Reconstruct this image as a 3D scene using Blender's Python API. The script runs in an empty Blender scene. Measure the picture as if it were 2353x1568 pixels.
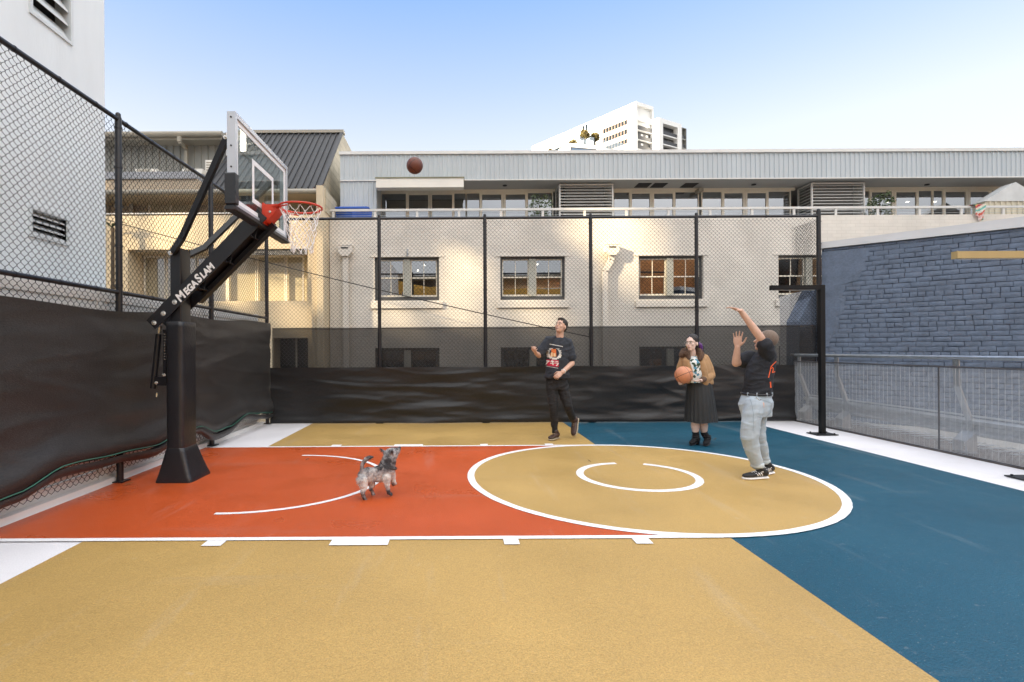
import bpy, bmesh, math, random
import numpy as np
from mathutils import Vector, Matrix, noise
from mathutils.bvhtree import BVHTree
V = Vector
random.seed(7)
S = bpy.context.scene
COL = S.collection
# ------------------------------------------------------------------ camera
F, CX, CY, ROLL = 1200.0, 1050.0, 803.0, 0.0055
CAM = V((0, 0, 1.39))
cd = bpy.data.cameras.new('camera'); cam = bpy.data.objects.new('camera', cd); COL.objects.link(cam)
cam.location = CAM; cam.rotation_euler = (math.pi/2, ROLL, 0)
cd.sensor_width = 36; cd.lens = 36*F/2353
cd.shift_x = (1176.5-CX)/2353; cd.shift_y = (CY-784)/2353
cd.clip_start = .05; cd.clip_end = 3000
S.camera = cam
def ray(px, py):
    u, v = (px-CX)/F, (CY-py)/F; c, s = math.cos(ROLL), math.sin(ROLL)
    return V((u*c+v*s, 1, -u*s+v*c))
def aY(px, py, Y): return CAM+ray(px, py)*Y
def aX(px, py, X):
    r = ray(px, py); return CAM+r*(X/r.x)
def aZ(px, py, Z=0):
    r = ray(px, py); return CAM+r*((Z-CAM.z)/r.z)
def aP(px, py, P, n):
    r = ray(px, py); return CAM+r*((P-CAM).dot(n)/r.dot(n))
def fx(px, Y, py=500): return aY(px, py, Y).x
def fz(px, py, Y): return aY(px, py, Y).z
# ------------------------------------------------------------------ materials
def nn(nt, t, **k):
    n = nt.nodes.new(t)
    for a, b in k.items(): setattr(n, a, b)
    return n
def newmat(name):
    m = bpy.data.materials.new(name); m.use_nodes = True; nt = m.node_tree
    return m, nt, nt.nodes['Principled BSDF']
def pmat(name, col, rough=.6, var=.1, scale=3, bump=0, bscale=60, metal=0, spec=.5, detail=6, coat=0, var2=0, scale2=40, stretch=(1, 1, 1)):
    m, nt, b = newmat(name)
    b.inputs['Roughness'].default_value = rough; b.inputs['Metallic'].default_value = metal
    b.inputs['Specular IOR Level'].default_value = spec; b.inputs['Coat Weight'].default_value = coat
    tc = nn(nt, 'ShaderNodeTexCoord'); mp = nn(nt, 'ShaderNodeMapping'); mp.inputs['Scale'].default_value = stretch
    geo = nn(nt, 'ShaderNodeNewGeometry')
    nt.links.new(geo.outputs['Position'], mp.inputs['Vector'])
    no = nn(nt, 'ShaderNodeTexNoise'); no.inputs['Scale'].default_value = scale; no.inputs['Detail'].default_value = detail
    nt.links.new(mp.outputs[0], no.inputs['Vector'])
    r = nn(nt, 'ShaderNodeMapRange'); r.inputs['From Min'].default_value = .3; r.inputs['From Max'].default_value = .7
    r.inputs['To Min'].default_value = 1-var; r.inputs['To Max'].default_value = 1+var
    nt.links.new(no.outputs['Fac'], r.inputs['Value'])
    out = r.outputs[0]
    if var2:
        n2 = nn(nt, 'ShaderNodeTexNoise'); n2.inputs['Scale'].default_value = scale2; n2.inputs['Detail'].default_value = 3
        nt.links.new(mp.outputs[0], n2.inputs['Vector'])
        r2 = nn(nt, 'ShaderNodeMapRange'); r2.inputs['From Min'].default_value = .3; r2.inputs['From Max'].default_value = .7
        r2.inputs['To Min'].default_value = 1-var2; r2.inputs['To Max'].default_value = 1+var2
        nt.links.new(n2.outputs['Fac'], r2.inputs['Value'])
        mu = nn(nt, 'ShaderNodeMath', operation='MULTIPLY'); nt.links.new(out, mu.inputs[0]); nt.links.new(r2.outputs[0], mu.inputs[1]); out = mu.outputs[0]
    vm = nn(nt, 'ShaderNodeVectorMath', operation='SCALE'); vm.inputs[0].default_value = col[:3]
    nt.links.new(out, vm.inputs['Scale']); nt.links.new(vm.outputs[0], b.inputs['Base Color'])
    if bump:
        nb = nn(nt, 'ShaderNodeTexNoise'); nb.inputs['Scale'].default_value = bscale; nb.inputs['Detail'].default_value = 4
        nt.links.new(mp.outputs[0], nb.inputs['Vector'])
        bp = nn(nt, 'ShaderNodeBump'); bp.inputs['Strength'].default_value = min(1, bump); bp.inputs['Distance'].default_value = .01
        nt.links.new(nb.outputs['Fac'], bp.inputs['Height']); nt.links.new(bp.outputs[0], b.inputs['Normal'])
    return m
def emat(name, col, st):
    m, nt, b = newmat(name)
    b.inputs['Base Color'].default_value = (*col, 1); b.inputs['Emission Color'].default_value = (*col, 1); b.inputs['Emission Strength'].default_value = st
    return m
def glassmat(name, tint=(.5, .52, .55), fac=.35, rough=.01):
    m, nt, b = newmat(name); nt.nodes.remove(b); o = nt.nodes['Material Output']
    t = nn(nt, 'ShaderNodeBsdfTransparent'); t.inputs[0].default_value = (*tint, 1)
    g = nn(nt, 'ShaderNodeBsdfGlossy'); g.inputs['Roughness'].default_value = rough
    fr = nn(nt, 'ShaderNodeFresnel'); gb = nn(nt, 'ShaderNodeNewGeometry'); ir = nn(nt, 'ShaderNodeMapRange'); ir.inputs['To Min'].default_value = 1.5; ir.inputs['To Max'].default_value = 1/1.5
    nt.links.new(gb.outputs['Backfacing'], ir.inputs['Value']); nt.links.new(ir.outputs[0], fr.inputs[0])
    mr = nn(nt, 'ShaderNodeMapRange'); mr.inputs['To Min'].default_value = fac; mr.inputs['To Max'].default_value = 1
    nt.links.new(fr.outputs[0], mr.inputs['Value'])
    no = nn(nt, 'ShaderNodeTexNoise'); no.inputs['Scale'].default_value = 1.2; no.inputs['Detail'].default_value = 0
    geo = nn(nt, 'ShaderNodeNewGeometry'); nt.links.new(geo.outputs['Position'], no.inputs['Vector'])
    bp = nn(nt, 'ShaderNodeBump'); bp.inputs['Strength'].default_value = .25; bp.inputs['Distance'].default_value = .01
    nt.links.new(no.outputs['Fac'], bp.inputs['Height']); nt.links.new(bp.outputs[0], g.inputs['Normal'])
    mx = nn(nt, 'ShaderNodeMixShader'); nt.links.new(mr.outputs[0], mx.inputs[0]); nt.links.new(t.outputs[0], mx.inputs[1]); nt.links.new(g.outputs[0], mx.inputs[2])
    nt.links.new(mx.outputs[0], o.inputs['Surface'])
    return m
def clothmat(name, col, alpha=1.0, rough=.5):
    m = pmat(name, col, rough, .22, 2.5, .35, 150, spec=.4, var2=.22, scale2=75, stretch=(.4, .4, 1.3))
    nt = m.node_tree; b = nt.nodes['Principled BSDF']
    if alpha < 1: b.inputs['Alpha'].default_value = alpha
    return m
def floormat(name, col, speck=0.0, rough=.42, grain=.18, sc=(.55, .55, .5), thr=.55):
    m = pmat(name, col, rough, .10, .55, .4, 95, spec=.4, detail=9, var2=grain, scale2=150)
    nt = m.node_tree; b = nt.nodes['Principled BSDF']
    # scuffs and dust: stretched streaks and small worn spots
    g0 = nn(nt, 'ShaderNodeNewGeometry'); src = b.inputs['Base Color'].links[0].from_socket
    for sc_, rot, st_, lo_, hi_, amt, wc in ((3.2, .5, (1, .12, 1), .58, .74, .17, .5), (2.4, -.9, (.15, 1, 1), .60, .76, .17, .30), (9, 0, (1, 1, 1), .64, .74, .18, .6)):
        mp_ = nn(nt, 'ShaderNodeMapping'); mp_.inputs['Rotation'].default_value = (0, 0, rot); mp_.inputs['Scale'].default_value = st_; nt.links.new(g0.outputs['Position'], mp_.inputs[0])
        n_ = nn(nt, 'ShaderNodeTexNoise'); n_.inputs['Scale'].default_value = sc_; n_.inputs['Detail'].default_value = 7; n_.inputs['Roughness'].default_value = .65; nt.links.new(mp_.outputs[0], n_.inputs['Vector'])
        r_ = nn(nt, 'ShaderNodeMapRange'); r_.inputs['From Min'].default_value = lo_; r_.inputs['From Max'].default_value = hi_; r_.inputs['To Max'].default_value = amt; nt.links.new(n_.outputs['Fac'], r_.inputs['Value'])
        x_ = nn(nt, 'ShaderNodeMix', data_type='RGBA'); nt.links.new(r_.outputs[0], x_.inputs['Factor']); nt.links.new(src, x_.inputs['A']); x_.inputs['B'].default_value = (wc, wc*.95, wc*.88, 1); src = x_.outputs['Result']
    nt.links.new(src, b.inputs['Base Color'])
    geo = nn(nt, 'ShaderNodeNewGeometry')
    rn = nn(nt, 'ShaderNodeTexNoise'); rn.inputs['Scale'].default_value = 1.1; rn.inputs['Detail'].default_value = 5
    nt.links.new(geo.outputs['Position'], rn.inputs['Vector'])
    mr = nn(nt, 'ShaderNodeMapRange'); mr.inputs['From Min'].default_value = .3; mr.inputs['From Max'].default_value = .7
    mr.inputs['To Min'].default_value = rough-.1; mr.inputs['To Max'].default_value = rough+.15
    nt.links.new(rn.outputs['Fac'], mr.inputs['Value']); nt.links.new(mr.outputs[0], b.inputs['Roughness'])
    if speck:
        vo = nn(nt, 'ShaderNodeTexVoronoi'); vo.inputs['Scale'].default_value = 42
        nt.links.new(geo.outputs['Position'], vo.inputs['Vector'])
        lt = nn(nt, 'ShaderNodeMapRange'); lt.inputs['From Min'].default_value = .09; lt.inputs['From Max'].default_value = .14
        lt.inputs['To Min'].default_value = 1; lt.inputs['To Max'].default_value = 0
        nt.links.new(vo.outputs['Distance'], lt.inputs['Value'])
        sp = nn(nt, 'ShaderNodeSeparateColor'); nt.links.new(vo.outputs['Color'], sp.inputs[0])
        gt = nn(nt, 'ShaderNodeMath', operation='GREATER_THAN'); gt.inputs[1].default_value = thr; nt.links.new(sp.outputs[0], gt.inputs[0])
        mu = nn(nt, 'ShaderNodeMath', operation='MULTIPLY'); nt.links.new(lt.outputs[0], mu.inputs[0]); nt.links.new(gt.outputs[0], mu.inputs[1])
        m2 = nn(nt, 'ShaderNodeMath', operation='MULTIPLY'); m2.inputs[1].default_value = speck; nt.links.new(mu.outputs[0], m2.inputs[0])
        src = b.inputs['Base Color'].links[0].from_socket
        mix = nn(nt, 'ShaderNodeMix', data_type='RGBA'); nt.links.new(m2.outputs[0], mix.inputs['Factor']); nt.links.new(src, mix.inputs['A'])
        mix.inputs['B'].default_value = (*sc, 1); nt.links.new(mix.outputs['Result'], b.inputs['Base Color'])
    return m
def brickmat(name, col, mortar, bw=.24, rh=.086, contrast=.06, bump=.5):
    m, nt, b = newmat(name); b.inputs['Roughness'].default_value = .75
    geo = nn(nt, 'ShaderNodeNewGeometry'); sx = nn(nt, 'ShaderNodeSeparateXYZ'); cb = nn(nt, 'ShaderNodeCombineXYZ')
    nt.links.new(geo.outputs['Position'], sx.inputs[0])
    ad = nn(nt, 'ShaderNodeMath', operation='ADD'); nt.links.new(sx.outputs[0], ad.inputs[0]); nt.links.new(sx.outputs[1], ad.inputs[1])
    nt.links.new(ad.outputs[0], cb.inputs[0]); nt.links.new(sx.outputs[2], cb.inputs[1])
    br = nn(nt, 'ShaderNodeTexBrick'); br.inputs['Scale'].default_value = 1
    br.inputs['Brick Width'].default_value = bw; br.inputs['Row Height'].default_value = rh; br.inputs['Mortar Size'].default_value = .008; br.inputs['Mortar Smooth'].default_value = .6
    br.inputs['Color1'].default_value = (*[c*(1-contrast) for c in col], 1); br.inputs['Color2'].default_value = (*[c*(1+contrast) for c in col], 1)
    br.inputs['Mortar'].default_value = (*mortar, 1); nt.links.new(cb.outputs[0], br.inputs['Vector'])
    no = nn(nt, 'ShaderNodeTexNoise'); no.inputs['Scale'].default_value = 1.3; no.inputs['Detail'].default_value = 6; nt.links.new(geo.outputs['Position'], no.inputs['Vector'])
    mr = nn(nt, 'ShaderNodeMapRange'); mr.inputs['From Min'].default_value = .3; mr.inputs['From Max'].default_value = .7; mr.inputs['To Min'].default_value = .88; mr.inputs['To Max'].default_value = 1.06
    nt.links.new(no.outputs['Fac'], mr.inputs['Value'])
    vm = nn(nt, 'ShaderNodeVectorMath', operation='SCALE'); nt.links.new(br.outputs['Color'], vm.inputs[0]); nt.links.new(mr.outputs[0], vm.inputs['Scale'])
    nt.links.new(vm.outputs[0], b.inputs['Base Color'])
    bp = nn(nt, 'ShaderNodeBump'); bp.inputs['Strength'].default_value = bump; bp.inputs['Distance'].default_value = .006; bp.invert = True
    nt.links.new(br.outputs['Fac'], bp.inputs['Height']); nt.links.new(bp.outputs[0], b.inputs['Normal'])
    return m
M = {}
M['white_paint'] = pmat('white_paint', (.78, .78, .80), .5, .06, 2, .3, 120, var2=.04, scale2=90)
M['line_paint'] = pmat('line_paint', (.86, .86, .88), .45, .05, 4, .35, 120, var2=.05, scale2=140)
M['ochre'] = floormat('ochre_court', (.455, .295, .098), .5, .40, .2, (.16, .09, .03), .9)
M['orange'] = floormat('orange_court', (.50, .082, .017), .5, .33, .2, (.75, .35, .2), .93)
M['blue'] = floormat('blue_court', (.004, .070, .118), .35, .42, .25)
M['white_floor'] = floormat('white_court', (.80, .79, .82), 0, .5, .06)
M['asphalt'] = pmat('asphalt', (.06, .06, .062), .85, .2, 1, .5, 80)
M['concrete'] = pmat('concrete', (.33, .32, .30), .85, .15, 1.5, .4, 60)
M['white_render'] = pmat('white_render', (.74, .79, .82), .75, .05, .6, .2, 40, stretch=(1, 1, .25), var2=.03, scale2=5)
M['white_metal'] = pmat('white_metal', (.80, .80, .79), .4, .06, 1.5, .05, 10)
M['black_steel'] = pmat('black_steel', (.012, .013, .017), .32, .15, 4, .06, 60, spec=.5)
M['black_wire'] = pmat('black_wire', (.010, .010, .011), .5, .1, 4, spec=.25)
M['black_cloth'] = clothmat('black_cloth', (.033, .032, .032), 1, .38)
M['black_shade'] = clothmat('black_shade', (.026, .0255, .026), .83, .6)
M['back_cloth'] = clothmat('back_cloth', (.017, .017, .018), 1, .30)
M['black_vinyl'] = pmat('black_vinyl', (.014, .015, .019), .33, .12, 3, .25, 30, spec=.55)
M['galv'] = pmat('galvanised_steel', (.40, .43, .46), .38, .14, 9, .05, 30, metal=.75)
M['mesh_galv'] = pmat('mesh_galvanised', (.62, .64, .66), .45, .1, 9, metal=.3)
M['silver'] = pmat('silver_frame', (.50, .53, .58), .35, .04, 4, metal=.3)
M['bolt'] = pmat('bolt_steel', (.7, .7, .68), .25, .1, 30, metal=.9)
M['red'] = pmat('red_enamel', (.58, .045, .018), .32, .08, 5, spec=.5)
M['net'] = pmat('net_cord', (.85, .84, .84), .8, .08, 40)
M['beige_brick'] = brickmat('beige_painted_brick', (.71, .665, .595), (.64, .595, .525), contrast=.025, bump=.4)
M['beige_flat'] = pmat('beige_render', (.71, .665, .595), .75, .05, 1.2, .1, 60)
M['warm_lit_render'] = pmat('warm_lit_render', (.62, .52, .365), .75, .07, .9, .15, 50, var2=.03, scale2=9)  # beige render, warm light on it put into the colour
M['cinder'] = brickmat('cream_block', (.50, .44, .32), (.30, .26, .18), .4, .2, .1, .8)
M['cladding'] = pmat('pale_cladding', (.47, .51, .53), .5, .05, .8, stretch=(3, 1, .4))
M['grey_cladding'] = pmat('grey_cladding', (.30, .30, .27), .5, .07, 1, stretch=(3, 1, .4))
M['dark_roof'] = pmat('dark_roof', (.060, .062, .066), .55, .08, 1, spec=.25)
M['gutter'] = pmat('gutter_paint', (.33, .30, .24), .4, .07, 2)
M['soffit'] = pmat('soffit_board', (.42, .42, .41), .8, .05, 1)
M['sash_dark'] = pmat('charcoal_sash', (.075, .075, .075), .5, .1, 5)
M['cream_lit_frame'] = pmat('cream_lit_aluminium', (.76, .70, .58), .4, .05, 3)  # cream frames, the golden light on them is put into the colour
M['alum'] = pmat('pale_aluminium', (.62, .61, .58), .4, .05, 4, metal=.15)
M['louvre'] = pmat('louvre_blade', (.58, .57, .54), .4, .05, 4, metal=.1)
M['glass'] = glassmat('window_glass', (.34, .38, .42), .42)
M['glass2'] = glassmat('door_glass', (.32, .36, .40), .42)
M['board_glass'] = glassmat('backboard_glass', (.90, .95, .94), .03, .01)
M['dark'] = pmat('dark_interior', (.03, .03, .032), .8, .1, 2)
M['blind'] = pmat('cream_blind', (.74, .66, .48), .8, .04, 2)
M['blue_brick'] = pmat('slate_blue_brick', (.122, .160, .225), .68, .16, 5, .6, 45, var2=.1, scale2=28)
M['blue_mortar'] = pmat('blue_mortar', (.06, .078, .115), .8, .16, 9, .6, 60)
M['cap_metal'] = pmat('cap_flashing', (.62, .63, .64), .5, .07, 1.2, stretch=(1, 1, 3))
M['tan'] = pmat('warm_lit_steel', (.42, .31, .14), .4, .06, 4)  # warm light on the black lamp arm, painted as tan
M['interior_lamp'] = emat('interior_lamp', (1, .82, .6), 2.5)
M['tower_white'] = pmat('tower_white', (.72, .72, .70), .7, .03, .05)
M['tower_glass'] = pmat('tower_glass', (.008, .012, .014), .15, .2, .2, spec=.4)
M['matte_black'] = pmat('matte_black', (.010, .010, .011), .6, .1, 4, spec=.2)
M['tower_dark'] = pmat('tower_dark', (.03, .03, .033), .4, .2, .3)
M['leaf'] = pmat('leaf_green', (.055, .085, .025), .55, .35, 2.5)
M['leaf_gold'] = pmat('leaf_olive', (.11, .085, .025), .55, .4, .8)
M['bark'] = pmat('bark', (.10, .075, .05), .9, .2, 8, .5, 40)
M['bin_blue'] = pmat('bin_blue', (.02, .09, .42), .4, .08, 3)
M['skin'] = pmat('skin', (.58, .36, .27), .5, .08, 14, spec=.4)
M['skin_pale'] = pmat('skin_pale', (.76, .56, .48), .5, .06, 14, spec=.4)
M['cable'] = pmat('black_cable', (.012, .012, .012), .6, .1, 3)
# ------------------------------------------------------------------ mesh builder
class MB:
    def __init__(s): s.v = []; s.f = []; s.m = []
    def add(s, vs, fs, mi=0):
        b = len(s.v); s.v += [tuple(p) for p in vs]; s.f += [tuple(i+b for i in f) for f in fs]; s.m += [mi]*len(fs); return s
    def quad(s, a, b, c, d, mi=0): return s.add([a, b, c, d], [(0, 1, 2, 3)], mi)
    def box(s, x0, x1, y0, y1, z0, z1, mi=0):
        x0, x1 = sorted((x0, x1)); y0, y1 = sorted((y0, y1)); z0, z1 = sorted((z0, z1))
        vs = [(x, y, z) for z in (z0, z1) for y in (y0, y1) for x in (x0, x1)]
        return s.add(vs, [(0, 2, 3, 1), (4, 5, 7, 6), (0, 1, 5, 4), (2, 6, 7, 3), (0, 4, 6, 2), (1, 3, 7, 5)], mi)
    def prism(s, poly, d, mi=0):
        n = len(poly); d = V(d); a = [V(p) for p in poly]
        return s.add(a+[p+d for p in a], [tuple(range(n-1, -1, -1)), tuple(range(n, 2*n))]+[(i, (i+1) % n, n+(i+1) % n, n+i) for i in range(n)], mi)
    def bar(s, p, q, w, h, up=(0, 0, 1), mi=0):
        p, q = V(p), V(q); d = (q-p).normalized(); r = d.cross(V(up)).normalized(); u = r.cross(d)
        c = [r*w/2+u*h/2, -r*w/2+u*h/2, -r*w/2-u*h/2, r*w/2-u*h/2]
        return s.prism([p+k for k in c], q-p, mi)
    def tube(s, pts, r, n=8, caps=True, mi=0, closed=False):
        pts = [V(p) for p in pts]; N = len(pts); rs = r if isinstance(r, (list, tuple)) else [r]*N
        prev = None; vs = []
        for i, p in enumerate(pts):
            if closed: d = pts[(i+1) % N]-pts[i-1]
            else: d = pts[min(i+1, N-1)]-pts[max(i-1, 0)]
            d.normalize()
            if prev is None: a = d.orthogonal().normalized()
            else: a = (prev-d*prev.dot(d)).normalized()
            prev = a; b = d.cross(a)
            vs += [p+(a*math.cos(2*math.pi*k/n)+b*math.sin(2*math.pi*k/n))*rs[i] for k in range(n)]
        fs = []
        for i in range(N if closed else N-1):
            j = (i+1) % N
            fs += [(i*n+k, i*n+(k+1) % n, j*n+(k+1) % n, j*n+k) for k in range(n)]
        if caps and not closed: fs += [tuple(range(n-1, -1, -1)), tuple(range((N-1)*n, N*n))]
        return s.add(vs, fs, mi)
    def loft(s, rings, n=18, mi=0):
        # rings: (center, u vector, v vector)
        vs = []; fs = []
        for c, u, v in rings:
            c, u, v = V(c), V(u), V(v)
            vs += [c+u*math.cos(2*math.pi*k/n)+v*math.sin(2*math.pi*k/n) for k in range(n)]
        for i in range(len(rings)-1):
            fs += [(i*n+k, i*n+(k+1) % n, (i+1)*n+(k+1) % n, (i+1)*n+k) for k in range(n)]
        fs += [tuple(range(n-1, -1, -1)), tuple(range((len(rings)-1)*n, len(rings)*n))]
        return s.add(vs, fs, mi)
    def cap(s, p, q, r1, r2, n=14, mi=0):
        p, q = V(p), V(q); d = (q-p).normalized(); a = d.orthogonal().normalized(); b = d.cross(a); rg = []
        for t in (-.98, -.75, -.4): rg.append((p+d*r1*t, a*r1*math.sqrt(1-t*t), b*r1*math.sqrt(1-t*t)))
        rg.append((p, a*r1, b*r1)); rg.append((q, a*r2, b*r2))
        for t in (.4, .75, .98): rg.append((q+d*r2*t, a*r2*math.sqrt(1-t*t), b*r2*math.sqrt(1-t*t)))
        return s.loft(rg, n, mi)
    def chain(s, pts, rs, n=14):
        for i in range(len(pts)-1): s.cap(pts[i], pts[i+1], rs[i], rs[i+1], n)
        return s
    def blob(s, c, R, U, Fv, n=18, m=12, mi=0):
        c, R, U, Fv = V(c), V(R), V(U), V(Fv); rg = []
        for i in range(m+1):
            a = -math.pi/2+math.pi*(i+.08)/(m+.16); rg.append((c+U*math.sin(a), R*math.cos(a), Fv*math.cos(a)))
        return s.loft(rg, n, mi)
    def ball(s, c, r, mi=0, n=12): return s.blob(c, (r, 0, 0), (0, 0, r), (0, r, 0), n, max(6, n//2), mi)
    def disc(s, c, r, nrm, n=16, mi=0):
        nrm = V(nrm).normalized(); a = nrm.orthogonal().normalized(); b = nrm.cross(a)
        return s.add([V(c)+(a*math.cos(2*math.pi*k/n)+b*math.sin(2*math.pi*k/n))*r for k in range(n)], [tuple(range(n))], mi)
    def cyl(s, p, q, r, n=14, mi=0): return s.tube([p, q], r, n, True, mi)
    def build(s, name, mats, parent=None, smooth=False, angle=None, fixn=False):
        me = bpy.data.meshes.new(name); arr = np.array(s.v, dtype=np.float64)
        lo, hi = arr.min(0), arr.max(0); o = np.array([(lo[0]+hi[0])/2, (lo[1]+hi[1])/2, lo[2]])
        me.from_pydata((arr-o).tolist(), [], s.f)
        return finish(me, name, mats, parent, V(o), smooth, angle, s.m, fixn)
ORG = {}
def finish(me, name, mats, parent, o, smooth=False, angle=None, mi=None, fixn=False):
    if not isinstance(mats, (list, tuple)): mats = [mats]
    for m in mats: me.materials.append(M[m] if isinstance(m, str) else m)
    if mi is not None and len(mats) > 1: me.polygons.foreach_set('material_index', mi)
    if fixn:
        bm = bmesh.new(); bm.from_mesh(me); bmesh.ops.recalc_face_normals(bm, faces=bm.faces); bm.to_mesh(me); bm.free()
    if smooth: me.polygons.foreach_set('use_smooth', [True]*len(me.polygons))
    if angle is not None: me.set_sharp_from_angle(angle=math.radians(angle))
    ob = bpy.data.objects.new(name, me); COL.objects.link(ob)
    if parent is not None: ob.parent = parent; ob.location = o-ORG[parent.name]
    else: ob.location = o
    ORG[ob.name] = o.copy()
    return ob
def thing(name, label, cat, loc, group=None):
    o = bpy.data.objects.new(name, None); COL.objects.link(o); o.location = loc; o.empty_display_size = .2
    ORG[o.name] = V(loc); return tag(o, label, cat, group)
def tag(o, label, cat, group=None):
    o['label'] = label; o['category'] = cat
    if group: o['group'] = group
    return o
def struct(o): o['kind'] = 'structure'; return o
def copytree(o, loc=None, parent=None, label=None):
    c = o.copy(); COL.objects.link(c); c.parent = parent
    if loc is not None: c.location = loc
    if label: c['label'] = label
    ORG[c.name] = V(c.location) if parent is None else ORG[parent.name]+V(c.location)
    for ch in [x for x in bpy.data.objects if x.parent == o]: copytree(ch, None, c)
    return c
def remesh(mb, name, mat, parent=None, voxel=.006, smooth=4, wrinkle=0, wscale=9, wdir=(1, 1, 1), fold=0):
    me = bpy.data.meshes.new(name); me.from_pydata([tuple(v) for v in mb.v], [], mb.f)
    bm = bmesh.new(); bm.from_mesh(me); bmesh.ops.recalc_face_normals(bm, faces=bm.faces); bm.to_mesh(me); bm.free()
    ob = bpy.data.objects.new(name+'_tmp', me); COL.objects.link(ob)
    r = ob.modifiers.new('r', 'REMESH'); r.mode = 'VOXEL'; r.voxel_size = voxel
    if smooth:
        sm = ob.modifiers.new('s', 'SMOOTH'); sm.iterations = smooth; sm.factor = .5
    dg = bpy.context.evaluated_depsgraph_get(); new = bpy.data.meshes.new_from_object(ob.evaluated_get(dg)); new.name = name
    bpy.data.objects.remove(ob); bpy.data.meshes.remove(me)
    n = len(new.vertices); co = np.empty(n*3); new.vertices.foreach_get('co', co); co = co.reshape(-1, 3)
    if wrinkle:
        nr = np.empty(n*3); new.vertices.foreach_get('normal', nr); nr = nr.reshape(-1, 3)
        for i in range(n):
            p = V((co[i][0]*wscale*wdir[0], co[i][1]*wscale*wdir[1], co[i][2]*wscale*wdir[2]))
            k = noise.noise(p)+.5*noise.noise(p*2.1); k = k if k < 0 else k*.5
            if fold:
                q = V((p.x*.55+p.z*.35, p.y*.55, p.z*1.25-p.x*.3)); a = noise.noise(q+V((7, 3, 1))); c = noise.noise(q*1.7+V((1, 9, 4)))
                k += fold*(max(0, 1-abs(a)*4.5)*(.5+max(0, noise.noise(p*.4)+.3))+.5*max(0, 1-abs(c)*5))
            co[i] += nr[i]*wrinkle*k
    lo, hi = co.min(0), co.max(0); o = np.array([(lo[0]+hi[0])/2, (lo[1]+hi[1])/2, lo[2]])
    new.vertices.foreach_set('co', (co-o).ravel()); new.update()
    return finish(new, name, mat, parent, V(o), True)
def bvh_of(ob):
    me = ob.data; o = ORG[ob.name]
    return BVHTree.FromPolygons([v.co+o for v in me.vertices], [tuple(p.vertices) for p in me.polygons])
def text_mesh(txt, size, extrude=.001, offset=0, shear=0):
    cu = bpy.data.curves.new('lettering', 'FONT'); cu.body = txt; cu.size = size; cu.extrude = extrude; cu.offset = offset; cu.shear = shear
    ob = bpy.data.objects.new('lettering_tmp', cu); COL.objects.link(ob)
    dg = bpy.context.evaluated_depsgraph_get(); me = bpy.data.meshes.new_from_object(ob.evaluated_get(dg))
    bpy.data.objects.remove(ob); vs = [v.co.copy() for v in me.vertices]; fs = [tuple(p.vertices) for p in me.polygons]
    return vs, fs
# ------------------------------------------------------------------ sun and sky
SUN = V((-.83, -.45, .33)).normalized()
FILL_CLOUD = (2.3, 2.28, 2.28)
w = bpy.data.worlds.new('World'); S.world = w; w.use_nodes = True
sk = w.node_tree.nodes.new('ShaderNodeTexSky'); sk.sky_type = 'NISHITA'; sk.sun_disc = False
sk.sun_elevation = math.asin(SUN.z); sk.sun_rotation = math.atan2(SUN.x, SUN.y) % (2*math.pi)
sk.altitude = 50; sk.air_density = 1.0; sk.dust_density = 1.2; sk.ozone_density = 3.2
bg = w.node_tree.nodes['Background']; bg.inputs['Strength'].default_value = .124
wt = w.node_tree; WL = wt.links
def wn_(t, **k):
    n = wt.nodes.new(t)
    for i, j in k.items(): setattr(n, i, j)
    return n
def wmath(op, a, b=0.0):
    n = wn_('ShaderNodeMath', operation=op)
    for i, q in enumerate((a, b)):
        if isinstance(q, (int, float)): n.inputs[i].default_value = q
        else: WL.new(q, n.inputs[i])
    return n.outputs[0]
wsc = wn_('ShaderNodeVectorMath', operation='SCALE'); WL.new(sk.outputs[0], wsc.inputs[0]); wsc.inputs['Scale'].default_value = .657
wg = wn_('ShaderNodeGamma'); WL.new(wsc.outputs[0], wg.inputs[0]); wg.inputs[1].default_value = .22
wtc = wn_('ShaderNodeTexCoord'); wsx = wn_('ShaderNodeSeparateXYZ'); WL.new(wtc.outputs['Generated'], wsx.inputs[0])
wr_ = wn_('ShaderNodeValToRGB'); WL.new(wsx.outputs[2], wr_.inputs[0]); ce = wr_.color_ramp.elements
ce[0].position = 0; ce[0].color = (.93, .88, .86, 1); ce[1].position = 1; ce[1].color = (.26, .42, .82, 1)
for p_, c_ in ((.34, (.86, .83, .84, 1)), (.44, (.63, .70, .86, 1)), (.56, (.39, .56, .88, 1))): e_ = ce.new(p_); e_.color = c_
wm = wn_('ShaderNodeMix', data_type='RGBA', blend_type='MULTIPLY'); wm.inputs['Factor'].default_value = 1; WL.new(wg.outputs[0], wm.inputs['A']); WL.new(wr_.outputs[0], wm.inputs['B'])
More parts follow.
